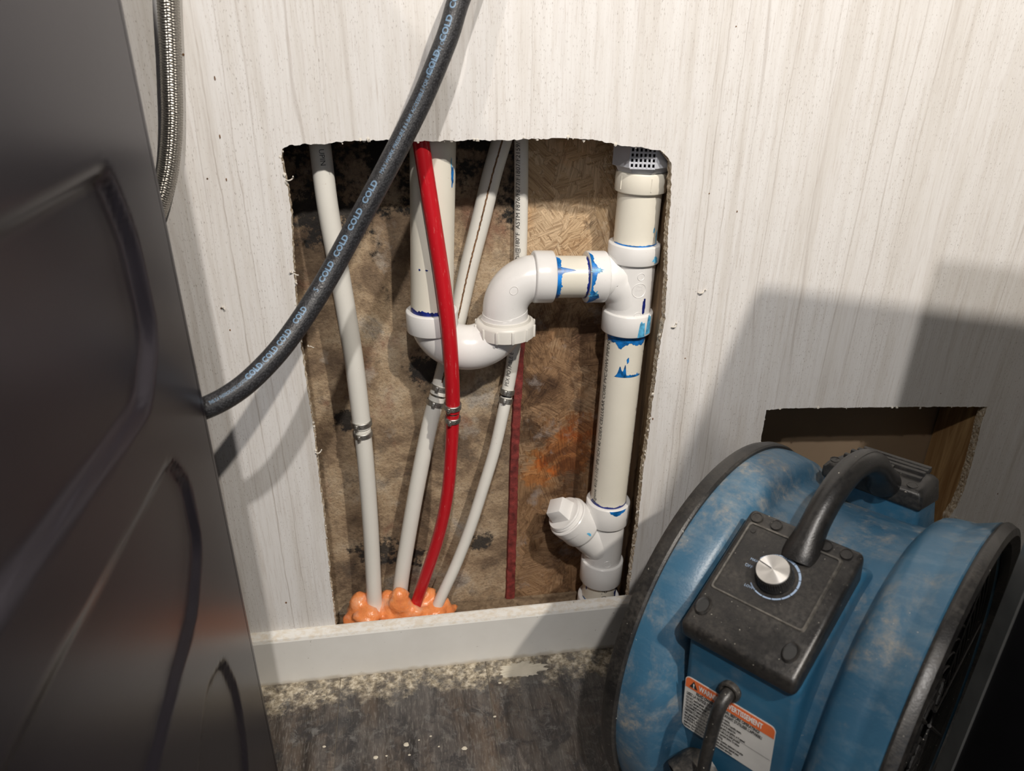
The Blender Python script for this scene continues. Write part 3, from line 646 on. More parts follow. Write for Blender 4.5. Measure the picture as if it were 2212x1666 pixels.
# union nut
nz1, nz0 = px(1091, 690).z, px(1091, 722).z; c0 = Vector((xO, YP, nz0))
g = G(); lathe(g, c0, (0, 0, 1), [(0, .028), (.0, .0335), (.0012, .0350), (nz1 - nz0 - .004, .0352), (nz1 - nz0 - .002, .0345), (nz1 - nz0, .0325), (nz1 - nz0 + .0005, .0305), (nz1 - nz0 - .002, .0295), (nz1 - nz0 + .003, .0285), (nz1 - nz0 + .003, .0262)], 64)
nut = g.build('union_nut', M_['nut'], drain)
for k in range(12):
    a = 2 * pi * k / 12 + .12; g = G(); c_ = c0 + Vector((cos(a), sin(a), 0)) * .0352
    M = Matrix.Translation(c_) @ Matrix.Rotation(a, 4, 'Z'); bbox(g, (-.002, -.0016, .001), (.0016, .0016, nz1 - nz0 - .003), .0007, 2, 0, M); g.build('nut_lug', M_['nut'], nut)
# U bend
xI = px(934, 700).x; zI = px(932, 690).z; Ru = (xO - xI) / 2; cU = Vector(((xO + xI) / 2, YP, px(1010, 795).z + .0268 + Ru)); 
P = [Vector((xI, YP, zI))] + [cU + Vector((-cos(a), 0, -sin(a))) * Ru for a in [pi * k / 30 for k in range(31)]] + [Vector((xO, YP, nz0 + .004))]
g = G(); upath = Path(resamp(P, .003), Vector((0, -1, 0))); tube(g, upath, .0268, 48)
hubg(g, Vector((xI, YP, px(932, 712).z)), Vector((xI, YP, px(932, 668).z)), .0300)
ub = g.build('trap_bend', M_['pvc'], drain)
circle_mark(ub, upath, upath.L[-1] * .12, -.2, .0268, .0042, M_['pvc']); circle_mark(ub, upath, upath.L[-1] * .70, .25, .0268, .0042, M_['pvc'])
# standpipe
topI = px(935, 320); topI.x = px(935, 320).x
sI = Vector((xI, YP, px(932, 675).z)); dI = (topI - sI)
standp = Path(resamp([sI, topI + dI * .35], .004), Vector((0, -1, 0)))
g = G(); tube(g, standp, RP, 48); g.build('standpipe', M_['cream'], drain)
# stack between tee and wye
seg_pipe('stack_pipe', zz['wyT'] - AX * .01, zz['h2b'] + AX * .01, RP, M_['cream'])
# cleanout wye
g = G(); hubg(g, zz['wyT2'], zz['wyT'], .0298); hubg(g, zz['wyB2'], zz['wyB'], .0298); tube(g, line(zz['wyB'] - AX * .004, zz['wyT2'] + AX * .004, .01, FACE), .0262, 48)
w0 = stk(zof(1195, 1300)); bd = (px(1168, 1066, YP - .008) - px(1300, 1180, YP)).normalized(); w0 = px(1300, 1180, YP)
we = w0 + bd * .060; tube(g, line(w0, we, .01, Vector((0, -1, 0))), .0250, 48)
wye = g.build('cleanout_wye', M_['pvc'], drain)
circle_mark(wye, sp_, sd(stk(zof(1193, 1308))), .1, .0262, .0052, M_['pvc'])
g = G(); lathe(g, w0 + bd * .044, bd, [(0, .0255), (.004, .0282), (.006, .0288), (.024, .0288), (.0245, .0296), (.036, .0296), (.0372, .0285), (.0372, .020)])
ca = g.build('cleanout_adapter', M_['pvc'], drain)
g = G(); lathe(g, w0 + bd * .080, bd, [(0, .0262), (.0016, .0262), (.002, .0252), (.0032, .0264), (.0038, .0252), (.005, .0264), (.0058, .0252), (.0075, .0256), (.0095, .0245), (.0095, .012)])
u_ = bd.cross(Vector((0, 0, 1))).normalized(); v_ = u_.cross(bd).normalized()
th = radians(38); u2 = u_ * cos(th) + v_ * sin(th); v2 = -u_ * sin(th) + v_ * cos(th)
Mx = Matrix(((u2.x, v2.x, bd.x, 0), (u2.y, v2.y, bd.y, 0), (u2.z, v2.z, bd.z, 0), (0, 0, 0, 1))); Mx.translation = w0 + bd * .089
hull(g, [Mx @ Vector(p) for p in ((-.0145, -.0145, 0), (.0145, -.0145, 0), (.0145, .0145, 0), (-.0145, .0145, 0), (-.0115, -.0115, .020), (.0115, -.0115, .020), (.0115, .0115, .020), (-.0115, .0115, .020))], .0012, 2)
plug = g.build('cleanout_plug', M_['pvc'], drain)
# last pieces to the floor
seg_pipe('lower_pipe', stk(.014), zz['wyB2'] + AX * .01, RP, M_['cream'])
g = G(); hubg(g, stk(.013), stk(zof(1284, 1288)), .0300); g.build('lower_coupling', M_['pvc'], drain)

# blue primer smears, built on the pipe surfaces
def smear(path, r, d0, d1, a0, a1, name='primer_stain', m='glue', parent=drain, seed=0, rag=.35, drips=(), h=.0003, one=False, n=64):
    """ring section between arc lengths d0 (clean edge) and d1 (ragged edge)"""
    g = G(); vs = []
    for k in range(n + 1):
        a = a0 + (a1 - a0) * k / n; q = noise.noise(Vector((a * 3.1 + seed, seed, 0))) * .6 + noise.noise(Vector((a * 11 + seed, 2, 0))) * .4
        e = d1 + (d1 - d0) * rag * q * 2
        for (ac, wd, ln) in drips:
            e += (1 if d1 > d0 else -1) * ln * math.exp(-((a - ac) / wd) ** 2)
        f = 1
        if not one: f = min(1, k / 5, (n - k) / 5) ; e = d0 + (e - d0) * max(.02, f)
        for j in range(5): vs.append(path.pt(d0 + (e - d0) * j / 4, a, r + h))
    fs = [[k * 5 + j, (k + 1) * 5 + j, (k + 1) * 5 + j + 1, k * 5 + j + 1] for k in range(n) for j in range(4)]
    g.add(vs, fs); return g.build(name, M_[m], parent)
def blot(path, r, d, a, ld, la, m, seed=0, parent=drain, h=.0003, n=40, rag=.5):
    g = G(); vs = [path.pt(d, a, r + h)]
    for k in range(n):
        t_ = 2 * pi * k / n; q = 1 + rag * (noise.noise(Vector((cos(t_) * 2 + seed, sin(t_) * 2, seed))) * 1.0 + noise.noise(Vector((cos(t_) * 4, sin(t_) * 4 + seed, 3))) * .45)
        for s_ in (.5, 1): vs.append(path.pt(d + cos(t_) * ld * q * s_, a + sin(t_) * la * q * s_ / r, r + h))
    fs = [[0, 1 + 2 * k, 1 + 2 * ((k + 1) % n)] for k in range(n)] + [[1 + 2 * k, 2 + 2 * k, 2 + 2 * ((k + 1) % n), 1 + 2 * ((k + 1) % n)] for k in range(n)]
    g.add(vs, fs); return g.build('primer_stain', M_[m], parent)
smear(sp_, RP, sd(zz['h2b']), sd(zz['h2b']) - .009, -1.35, 1.4, m='glue', seed=2, drips=((.05 - .45, .16, .008), (.55, .4, .003)))
smear(sp_, RP, sd(stk(zof(798, 1343))), sd(stk(zof(798, 1343))) + .0035, -.55, .95, m='glue', seed=5, rag=.9, drips=((-.3, .1, .010), (-.05, .07, .012)))
blot(sp_, RP, sd(stk(zof(762, 1347))), .05, .004, .0014, 'glue', 3)
smear(sp_, RP, sd(zz['wyT']), sd(zz['wyT']) + .0028, -1.5, 1.5, m='dglue', seed=7, drips=((-1.2, .3, .003),))
smear(sp_, .0298, sd(zz['wyT']) - .0002, sd(zz['wyT']) - .004, -.1, .75, m='glue', seed=8, drips=((.3, .2, .004),))
smear(sp_, .0302, sd(zz['h2b']) + .001, sd(zz['h2t']) - .006, .28, .62, m='glue2', seed=41, rag=.25, n=30)
smear(sp_, .0302, sd(zz['h2b']) + .003, sd(zz['h2t']) - .003, .66, .98, m='glue2', seed=44, rag=.3, n=30)
smear(sp_, RP + .0004, sd(zz['hubT']), sd(zz['hubT']) + .0016, -1.5, 1.5, m='glue', seed=17)
blot(sp_, .0266, sd(stk(zof(648, 1358))), .52, .010, .0022, 'dglue', 6)
blot(sp_, .0302, sd(stk(zof(548, 1368))), .75, .004, .004, 'glue2', 9, rag=.8)
blot(sp_, .0246, sd(stk(zof(488, 1375))), .72, .003, .0012, 'glue2', 10)
blot(sp_, .0246, sd(stk(zof(505, 1375))), 1.0, .007, .0015, 'glue2', 12)
da = lambda x: (px(x, 598) - arm.P[0]).length
smear(arm, RP, da(1194), da(1204), -1.6, 1.6, m='glue', seed=11, rag=.5, drips=((-.62, .10, .016),))
smear(arm, RP, da(1264), da(1260), -1.6, 1.6, m='dglue', seed=12, rag=.5)
smear(arm, .0300, da(1265), da(1270), -1.5, 1.5, m='glue', seed=13, rag=.8, drips=((.55, .22, .009), (-.55, .25, .006)))
blot(arm, .0300, da(1276), -.55, .006, .0035, 'glue2', 14, rag=.9); blot(arm, .0300, da(1272), .45, .005, .006, 'glue2', 15, rag=.8)
smear(standp, RP, .0, .0045 + (px(932, 668).z - sI.z), -1.5, .35, m='dglue', seed=20, rag=.25)
sdI = lambda y_: (px(933, y_).z - sI.z)
smear(standp, RP, sdI(664) - .002, sdI(664) + .002, .9, 1.6, m='glue', seed=22)
blot(standp, RP, sdI(375), .95, .011, .0022, 'glue', 23, rag=.8); blot(standp, RP, sdI(345), .85, .005, .0008, 'glue2', 24)
blot(standp, RP, sdI(572), -.65, .0012, .0012, 'dglue', 25); blot(standp, RP, sdI(571), -.3, .0008, .0016, 'dglue', 26)
smear(sp_, RP, sd(stk(zof(1284, 1288))), sd(stk(zof(1284, 1288))) + .0032, -1.5, 1.6, m='glue', seed=30)
blot(sp_, RP, sd(stk(.075)), -1.05, .010, .0016, 'dglue', 31); blot(sp_, RP, sd(stk(.058)), 1.1, .010, .005, 'dglue', 32)
wp = Path(resamp([w0, w0 + bd * .09], .004), Vector((0, -1, 0))); blot(wp, .0289, .055, .35, .0035, .0016, 'glue2', 33, rag=.7)
# printed legends on the pipes
g = G(); text_tube(g, sp_, 'Egione 41/2 1-1/2" IPS SCH 40 CDEX CELLULAR CORE PVC-DWV PIPENSF-DWV', .0082, sd(zz['wyT']) + .004, -.98, RP + .0003, 1, stretch=.92)
g.v = g.v; g.build('printed_legend', M_['ink'], drain)
g = G(); text_tube(g, sp_, '.P. Code', .012, sd(zz['wyB2']) - .001, -.05, RP + .0003, -1, stretch=.8); g.build('printed_legend', M_['ink'], drain)

# ------------------------------------------------------------------ PEX lines
def clamp_ring(path, d, r, parent, a_ear=.35, wide=.0065):
    g = G(); p, t_, n_, b_ = path.fr(d)
    lathe(g, p - t_ * wide / 2, t_, [(0, r - .0004), (0, r + .0012), (.0005, r + .0017), (wide - .0005, r + .0017), (wide, r + .0012), (wide, r - .0004)], 40, up=n_)
    ring = g.build('clamp_ring', M_['clampm'], parent)
    g = G(); e0 = path.pt(d, a_ear, r + .003); nn = (n_ * cos(a_ear) + b_ * sin(a_ear)); bb = t_.cross(nn)
    Mx = Matrix(((bb.x, t_.x, nn.x, e0.x), (bb.y, t_.y, nn.y, e0.y), (bb.z, t_.z, nn.z, e0.z), (0, 0, 0, 1)))
    bbox(g, (-.0024, -.0036, -.002), (.0024, .0036, .0022), .0014, 3, 0, Mx); lathe(g, Mx @ Vector((.0, 0, .0015)), nn, [(0, .0017), (.0013, .0014)], 12)
    g.build('clamp_ear', M_['clampm'], ring)
    g = G()
    for k in (1, 2): 
        q = path.pt(d, a_ear - .34 * k, r + .0016); lathe(g, q, (n_ * cos(a_ear - .34 * k) + b_ * sin(a_ear - .34 * k)), [(0, .0009), (.0005, .0007)], 8)
    g.build('clamp_rivet', M_['steel'], ring)
def pexline(name, label, pts, r, mat, dcl, r2=None, extra_top=.12, upm=None, lowm=None, gap=.013, couple='pex', ear=.4):
    """pts [(px,py,y)], runs top to bottom; dcl = pixel rows of the two clamps"""
    P = [at(a, b, c_) for a, b, c_ in pts]; d0 = (P[0] - P[1]).normalized(); P = [P[0] + d0 * extra_top] + P
    path = Path(resamp(crom(P, 10), .003), Vector((0, -1, 0)))
    rt = root(name, label, 'pipe', path.P[-1])
    def dof(py):
        best = min(range(len(path.P)), key=lambda i: abs(proj(path.P[i])[1] - py)); return path.L[best]
    c1, c2 = dof(dcl[0]), dof(dcl[1]); cm = (c1 + c2) / 2; r2 = r2 or r
    def sub(a, b, rr, nm, m):
        n = max(2, int((b - a) / .003)); pp = Path([path.fr(a + (b - a) * i / n)[0] for i in range(n + 1)], path.fr(a)[2]); g = G(); tube(g, pp, rr, 40); return g.build(nm, m, rt)
    up = sub(0, cm - .0015, r, 'upper_tube', upm or mat); lo_ = sub(cm + .0015, path.L[-1], r2, 'lower_tube', lowm or mat)
    sub(cm - .003, cm + .003, r - .0013, 'coupling', M_['steel'] if couple == 'steel' else M_[couple])
    clamp_ring(path, c1, r, rt, ear); clamp_ring(path, c2, r2, rt, ear - .1)
    return rt, path, dof, up
r34, r12 = .0111, .0080
pexA, pathA, dofA, _ = pexline('water_pipe', 'leftmost white plastic water pipe running down the dirty bay', [(691, 312, .045), (707, 440, .045), (728, 560, .045), (749, 680, .045), (766, 790, .045), (780, 905, .045), (790, 1000, .045), (800, 1130, .045), (806, 1240, .045), (811, 1348, .04)], r34, M_['pex'], (911, 938), r2=.0104)
pexB, pathB, dofB, upB = pexline('water_pipe', 'white plastic water pipe with a brown seam line, slanting behind the trap bend', [(1082, 310, .0838), (1062, 380, .0838), (1040, 470, .0838), (1012, 580, .0838), (990, 680, .0838), (968, 770, .0825), (950, 840, .076), (930, 910, .069), (903, 1040, .06), (880, 1170, .055), (866, 1262, .052), (862, 1330, .05)], r34, M_['pex'], (835, 868), r2=.0104, couple='steel')
pexC, pathC, dofC, _ = pexline('water_pipe', 'red plastic water pipe curving down in front of the standpipe', [(909, 305, .017), (922, 390, .016), (938, 490, .013), (955, 600, .009), (968, 700, .0055), (975, 790, .008), (978, 880, .014), (975, 970, .018), (966, 1070, .022), (947, 1160, .028), (921, 1240, .032), (900, 1300, .036), (884, 1345, .038)], r12 + .0006, M_['red'], (878, 905), r2=.0079, couple='steel', ear=.5, extra_top=.1)
pexD, pathD, dofD, _ = pexline('water_pipe', 'thin white plastic water pipe with black print, rightmost and joining the orange foam', [(1126, 305, .0862), (1126, 400, .0862), (1125, 500, .0862), (1122, 600, .0862), (1116, 700, .0862), (1107, 780, .084), (1097, 840, .081), (1087, 890, .074), (1069, 970, .068), (1045, 1050, .062), (1016, 1140, .055), (985, 1220, .048), (953, 1290, .04), (931, 1342, .036)], r12, M_['pex'], (845, 867), r2=.0077, couple='darkin')
g = G(); text_tube(g, pathD, 'F2159/F1807/F877/F876  ASTM  F°081@isp'[::1] if False else 'Psi@180°F  ASTM F876/F877/F1807/F2159/', .0078, dofD(560), .32, r12 + .0003, -1, stretch=.97)
g.build('printed_legend', M_['ink'], pexD)
g = G(); text_tube(g, pathD, 'PEX POTABLE E', .0075, dofD(832), .22, r12 + .0003, -1, stretch=.9); g.build('printed_legend', M_['ink'], pexD)
g = G(); text_tube(g, pathA, 'UPIN', .0075, dofA(318), .05, r34 + .0003, 1); g.build('printed_legend', M_['ink'], pexA)
g = G(); vs = []; d_a, d_b = dofB(300) - .02, dofB(820); n = 220  # the brown seam
for i in range(n + 1):
    d = d_a + (d_b - d_a) * i / n; wv = noise.noise(Vector((i * .4, 0, 0))) * .05; ww = .085 + .03 * noise.noise(Vector((i * .7, 4, 0)))
    vs += [pathB.pt(d, .12 + wv - ww, r34 + .00025), pathB.pt(d, .12 + wv + ww, r34 + .00025)]
g.add(vs, [[2 * i, 2 * i + 1, 2 * i + 3, 2 * i + 2] for i in range(n)]); g.build('seam_line', M_['brown'], pexB)

# ------------------------------------------------------------------ expanding foam
mb = bpy.data.metaballs.new('fm'); mb.resolution = .0022; mb.render_resolution = .0022; mb.threshold = .55
rnd = random.Random(5)
blobs = [(775, 1318, .045, .013), (768, 1345, .04, .012), (785, 1352, .03, .012), (800, 1345, .026, .012), (828, 1330, .045, .012), (838, 1305, .05, .010), (850, 1330, .035, .014), (868, 1318, .03, .013), (862, 1300, .032, .010), (888, 1338, .028, .012), (905, 1325, .045, .012), (918, 1298, .055, .011), (935, 1315, .05, .012), (955, 1322, .045, .012), (968, 1338, .04, .010), (945, 1342, .03, .011), (915, 1345, .026, .011), (840, 1352, .026, .011), (795, 1322, .055, .012), (765, 1332, .05, .010), (872, 1345, .03, .011), (960, 1340, .055, .01), (800, 1360, .02, .009), (770, 1360, .03, .009)]
for (a, b, c_, r) in blobs:
    b -= 16; r *= 1.12; p = at(a, b, c_); e = mb.elements.new(); e.co = p; e.radius = r * 1.45
    for _ in range(3):
        e = mb.elements.new(); e.co = p + Vector([rnd.uniform(-1, 1) * r * .9, rnd.uniform(-1, 1) * r * .6, rnd.uniform(-.6, .8) * r * .8]); e.radius = r * rnd.uniform(.5, .85)
for x in range(9):
    e = mb.elements.new(); e.co = (-.095 + x * .017, .045, .02); e.radius = .022
mo = bpy.data.objects.new('fm', mb); COL.objects.link(mo); dg = bpy.context.evaluated_depsgraph_get(); dg.update()
me = bpy.data.meshes.new_from_object(mo.evaluated_get(dg)); bpy.data.objects.remove(mo); bpy.data.metaballs.remove(mb)
for v in me.vertices:
    v.co += v.normal * (noise.noise(v.co * 110) * .0016); v.co.y = max(v.co.y, .0005); v.co.z = max(v.co.z, .0121)
me.name = 'expanding_foam'; me.materials.clear(); me.materials.append(M_['foam']); me.shade_smooth()
fo = link('expanding_foam', me); tag(fo, 'lumpy orange expanding foam around the feet of the four water pipes', 'foam')

# ------------------------------------------------------------------ black COLD hose
hp = [(1060, -190, -.02), (1027, -90, -.03), (991, 0, -.038), (970, 70, -.045), (943, 140, -.05), (911, 215, -.055), (874, 290, -.062), (835, 365, -.07), (795, 440, -.078), (752, 520, -.086), (708, 600, -.098), (660, 678, -.115), (610, 748, -.133), (560, 803, -.150), (515, 842, -.161), (465, 872, -.168), (415, 890, -.170), (360, 895, -.168)]
HR = .0098
hpath = Path(resamp(crom([at(*p) for p in hp], 8), .0025), Vector((0, -1, 0)))
hose = root('water_hose', 'black rubber washing machine hose printed COLD, sweeping across the opening', 'hose', hpath.P[-1])
g = G(); tube(g, hpath, HR, 40); g.build('hose_jacket', M_['hose'], hose)
def hd(py): return hpath.L[min(range(len(hpath.P)), key=lambda i: abs(proj(hpath.P[i])[1] - py) + (0 if proj(hpath.P[i])[0] > 440 else 900))]
def camang(path, d):
    p, t_, n_, b_ = path.fr(d); v = (CAM - p); return atan2(v.dot(b_), v.dot(n_))
# lettering read from the lower end towards the top; letters stand on the upper-left flank
HOFF = .12
def hose_text(s, size, py, nm, **k):
    g = G(); d = hd(py); a = camang(hpath, d); text_tube(g, hpath, s, size, d, a + HOFF, HR + .0002, -1, **k); g.build(nm, M_['hoseink'], hose)
for py in (826, 792, 753, 708, 614, 559, 501, 443, 166, 98, 31): hose_text('COLD', .0074, py, 'printed_word', bold=True, stretch=.86 if py > 650 else 1.08)
hose_text('S', .007, 636, 'printed_word'); hose_text('MAX WORK PRESSURE 8.6 BAR ACCESSIBLE FOR REPLACEMENT ONLY', .0046, 378, 'small_print', stretch=.92)
hose_text('THIS IS A THERMOPLASTIC LOCATIONS ONLY - A1121.6.6', .0042, 874, 'small_print', stretch=.50)

# ------------------------------------------------------------------ braided stainless hose
bp_ = [(352, -260, -.0118), (357, -120, -.0118), (363, 0, -.0118), (368, 100, -.0118), (371, 190, -.0118), (372, 260, -.012), (368, 330, -.014), (358, 395, -.018), (340, 455, -.026), (310, 520, -.045), (262, 590, -.06)]
spath = Path(resamp(crom([at(*p) for p in bp_], 8), .00062), Vector((0, -1, 0)))
sh_ = root('supply_hose', 'braided stainless steel supply hose hanging between wall and dark cabinet', 'hose', spath.P[-1])
def braid(d, a):
    c_ = a / (2 * pi) * 12; k = int(math.floor(c_)); f = c_ - k; s_ = 1 if k % 2 else -1
    return .00035 * abs(sin(pi * f)) ** .5 + .00032 * sin(2 * pi * (d / .0022 + s_ * f * .30))
g = G(); tube(g, spath, .0086, 80, rf=braid); g.build('braid', M_['steel'], sh_)

# ------------------------------------------------------------------ dark cabinet on the left (washing machine side)
WX, WY, WH = -.171, -.187, 1.02
wash = root('washing_machine', 'dark grey steel washing machine filling the left edge, stamped side panel', 'washing machine', (-.5, -.5, 0))
def sdist(p, poly):
    """signed distance (neg inside) of 2-D p to polygon"""
    d = 1e9; ins = False; n = len(poly)
    for i in range(n):
        a, b = poly[i], poly[(i + 1) % n]; ab = (b[0] - a[0], b[1] - a[1]); ap = (p[0] - a[0], p[1] - a[1])
        t_ = max(0, min(1, (ap[0] * ab[0] + ap[1] * ab[1]) / (ab[0] ** 2 + ab[1] ** 2))); dx, dy = ap[0] - ab[0] * t_, ap[1] - ab[1] * t_; d = min(d, sqrt(dx * dx + dy * dy))
        if (a[1] > p[1]) != (b[1] > p[1]) and p[0] < (b[0] - a[0]) * (p[1] - a[1]) / (b[1] - a[1]) + a[0]: ins = not ins
    return -d if ins else d
def wpt(x, y): P = atx(x, y, WX); return (P.y, P.z)
def rnd_poly(pts, n=5):
    P = [Vector((a, b, 0)) for a, b in pts]; out = []
    for i in range(len(P)):
        a, b, c_ = P[i - 1], P[i], P[(i + 1) % len(P)]; r = min(.03, (a - b).length * .3, (c_ - b).length * .3)
        p0 = b + (a - b).normalized() * r; p1 = b + (c_ - b).normalized() * r
        for k in range(n + 1):
            t_ = k / n; out.append(tuple((p0 * (1 - t_) ** 2 + b * 2 * t_ * (1 - t_) + p1 * t_ * t_)[:2]))
    return out
p1 = [wpt(235, 352), wpt(300, 520), wpt(342, 720), wpt(325, 890), wpt(120, 1180), wpt(0, 1345), wpt(-250, 1800), wpt(-600, 1300), wpt(-400, 600), wpt(0, 470)]
p2 = [wpt(372, 985), wpt(410, 1040), wpt(437, 1170), wpt(425, 1330), wpt(385, 1480), wpt(340, 1666), wpt(250, 2000), wpt(60, 2050), wpt(-60, 1800), wpt(130, 1420)]
p3 = [wpt(483, 1418), wpt(515, 1490), wpt(535, 1620), wpt(540, 1900), wpt(420, 2000), wpt(415, 1800), wpt(447, 1490)]
polysW = [(rnd_poly(p1), -.007, .009), (rnd_poly(p2), -.0045, .006), (rnd_poly(p3), -.0035, .005)]
def rel(y, z):
    o = 0
    for poly, h, bw in polysW:
        s_ = sdist((y, z), poly); t_ = max(0, min(1, (-s_) / bw)); o += h * t_ * t_ * (3 - 2 * t_)
    return o
g = G(); st = .0038; y0, y1, z0, z1 = -.60, WY - .006, .02, WH - .012; ny = int((y1 - y0) / st); nz = int((z1 - z0) / (st * 1.2)); vs = []
for i in range(ny + 1):
    for j in range(nz + 1):
        y = y0 + (y1 - y0) * i / ny; z = z0 + (z1 - z0) * j / nz; e = min(1, min(y1 - y, z1 - z) / .012); vs.append((WX + rel(y, z) * max(0, e), y, z))
m_ = nz + 1
g.add(vs, [[i * m_ + j, (i + 1) * m_ + j, (i + 1) * m_ + j + 1, i * m_ + j + 1] for i in range(ny) for j in range(nz)])
g.build('side_panel', M_['cab'], wash, ang=60)
g = G(); bbox(g, (-.80, -.85, .018), (WX - .008, WY, WH), .006, 3); g.build('cabinet', M_['cab'], wash)
g = G(); box(g, (WX - .009, y1 - .001, z0), (WX, y1 + .0048, z1)); g.build('corner_flange', M_['cab'], wash)
g = G(); bbox(g, (-.805, -.86, WH), (WX - .002, WY, WH + .025), .008, 3); g.build('top_panel', M_['cab'], wash)
for (x, y) in ((-.22, -.22), (-.75, -.22), (-.22, -.80), (-.75, -.80)):
    g = G(); lathe(g, (x, y, .0), (0, 0, 1), [(0, .02), (.006, .022), (.008, .008), (.02, .008)], 20); g.build('foot', M_['blk2'], wash)

# ------------------------------------------------------------------ dryer at the right edge
DA = radians(-8.8); DC = Vector((.461, -.366, 0)); DH = .925
Md = Matrix.Translation(DC) @ Matrix.Rotation(DA, 4, 'Z')
dry = root('tumble_dryer', 'black tumble dryer at the right edge of the picture, its cabinet corner out of focus', 'dryer', M=Md)
g = G(); bbox(g, (.0, -.66, .018), (.60, -.004, DH - .02), .010, 4); g.build('cabinet', M_['cab2'], dry, local=True)
g = G(); bbox(g, (.003, -.0035, .03), (.597, .0, DH - .03), .0012, 1)
lathe(g, (.30, .0, .12), (0, 1, 0), [(0, .052), (.006, .052), (.006, .048), (0, .048)], 32); g.build('rear_panel', M_['galv'], dry, local=True)
g = G(); bbox(g, (-.0015, -.018, .03), (.003, .0008, DH - .03), .001, 1); g.build('corner_flange', M_['galv'], dry, local=True)
g = G(); bbox(g, (-.002, -.662, DH - .019), (.602, .0, DH), .008, 4); g.build('top_panel', M_['cab2'], dry, local=True)
for (x, y) in ((.05, -.06), (.55, -.06), (.05, -.6), (.55, -.6)):
    g = G(); lathe(g, (x, y, .0), (0, 0, 1), [(0, .02), (.006, .022), (.008, .008), (.02, .008)], 20); g.build('foot', M_['blk2'], dry, local=True)

# ------------------------------------------------------------------ blue air mover
TH_ = -.92; FC = Vector((.3917, -.2637, .2086)); FR = .203
Mf = Matrix.Translation(FC) @ Matrix.Rotation(TH_, 4, 'Z') @ Matrix.Rotation(-.05, 4, 'Y') @ Matrix.Translation((0, 0, -FC.z))   # local x = fan axis, z up
fan = root('air_mover', 'dusty blue drum fan with black handle and control box, standing before the wall', 'fan', M=Mf)
CZ = FC.z
def fl_(x, ang, r):   # local point on the drum: ang from the top towards the viewer
    return Vector((x, -sin(ang) * r, CZ + cos(ang) * r))
g = G()
prof = [(-.106, .178), (-.109, .192), (-.108, .1985), (-.096, .1998), (-.074, .1965), (-.069, .1930), (-.064, .1865), (-.061, .179), (-.056, .1745), (-.042, .1715), (-.028, .169), (.026, .170), (.048, .171), (.0535, .1725), (.056, .176), (.0585, .1825), (.063, .1872), (.070, .1895), (.083, .1915), (.086, .1912), (.090, .1930), (.105, .2000), (.108, .197), (.104, .178)]
lathe(g, (0, 0, CZ), (1, 0, 0), prof, 128, caps=False)
g.build('shroud', M_['blue'], fan, local=True)
g = G(); lathe(g, (0, 0, CZ), (1, 0, 0), [(-.106, .178), (-.09, .165), (0, .158), (.09, .165), (.104, .178)], 96, caps=False); g.f = [f[::-1] for f in g.f]; g.build('liner', M_['blk2'], fan, local=True)
RO = {-1: 0, 1: -.001}; RI = {-1: 0, 1: .006}; XO = {-1: -.101, 1: .103}
for sgn, nm in ((-1, 'front'), (1, 'rear')):
    g = G(); lathe(g, (XO[sgn], 0, CZ), (sgn, 0, 0), [(.003, .190), (.004, .2015 + RO[sgn]), (.006, .203 + RO[sgn]), (.014 - RI[sgn], .203 + RO[sgn]), (.020 - RI[sgn], .2005 + RO[sgn]), (.022 - RI[sgn], .193), (.017 - RI[sgn], .185), (.003, .183), (.003, .190)], 128, caps=False); rim = g.build('rim', M_['rim'], fan, local=True)
    g = G()
    for r in [.03 + .0135 * k for k in range(12)]:
        P = [Vector((sgn * (.100 + .004 * (1 - r / .2)), r * cos(a), CZ + r * sin(a))) for a in [2 * pi * k / 48 for k in range(49)]]; tube(g, Path(P, Vector((1, 0, 0))), .0014, 6, False)
    for k in range(8):
        a = pi * k / 4; tube(g, Path([Vector((sgn * .104, .02 * cos(a), CZ + .02 * sin(a))), Vector((sgn * .101, .19 * cos(a), CZ + .19 * sin(a)))], Vector((1, 0, 0))), .002, 6)
    g.build('grille', M_['blk2'], fan, local=True)
g = G(); lathe(g, (-.03, 0, CZ), (1, 0, 0), [(0, .0), (0, .05), (.01, .055), (.09, .055), (.10, .045), (.10, .0)], 40, caps=False); g.build('motor', M_['blk2'], fan, local=True)
for k in range(5):
    g = G(); a0 = 2 * pi * k / 5; vs = []
    for i in range(7):
        r = .05 + .1 * i / 6
        for j in range(5):
            a = a0 + (j / 4 - .5) * .75; xx = -.05 + (j / 4 - .5) * .05 * (1.3 - .5 * i / 6)
            vs += [(xx, r * cos(a), CZ + r * sin(a))]
    fs = [[i * 5 + j, i * 5 + j + 1, (i + 1) * 5 + j + 1, (i + 1) * 5 + j] for i in range(6) for j in range(4)]
    g.add(vs, fs); n0 = len(g.v); g.add([Vector(v) + Vector((.0025, 0, 0)) for v in vs], [f[::-1] for f in fs]); g.build('blade', M_['blk2'], fan, local=True)
# housing pedestals under the two boxes
def frame_ang(ang): return Vector((0, -cos(ang), -sin(ang))), Vector((0, -sin(ang), cos(ang)))  # down-tangent, outward normal
def bp2(x, s, h, ang=.49):   # point on the control-box frame: x axial, s down the face, h out
    tdir, nd = frame_ang(ang); return Vector((x, 0, CZ)) + tdir * s + nd * h
def rl(x, y, z): return Vector((x, y, CZ + z))
g = G(); hull(g, [rl(*p) for p in ((-.056, -.172, -.15), (.047, -.172, -.15), (-.053, -.172, .130), (.043, -.172, .130), (-.060, -.08, -.15), (.052, -.08, -.15), (-.058, -.06, .180), (.044, -.06, .180), (-.056, -.0, .14), (.046, 0, .14))], .006, 3)
g.build('box_pedestal', M_['bluec'], fan, local=True)
g = G()
hull(g, [rl(x, y, z) for x in (-.059, .0415) for (y, z) in ((-.066, .2008), (-.147, .1576), (-.179, .1430), (-.176, .1260), (-.060, .120))], .0050, 4)
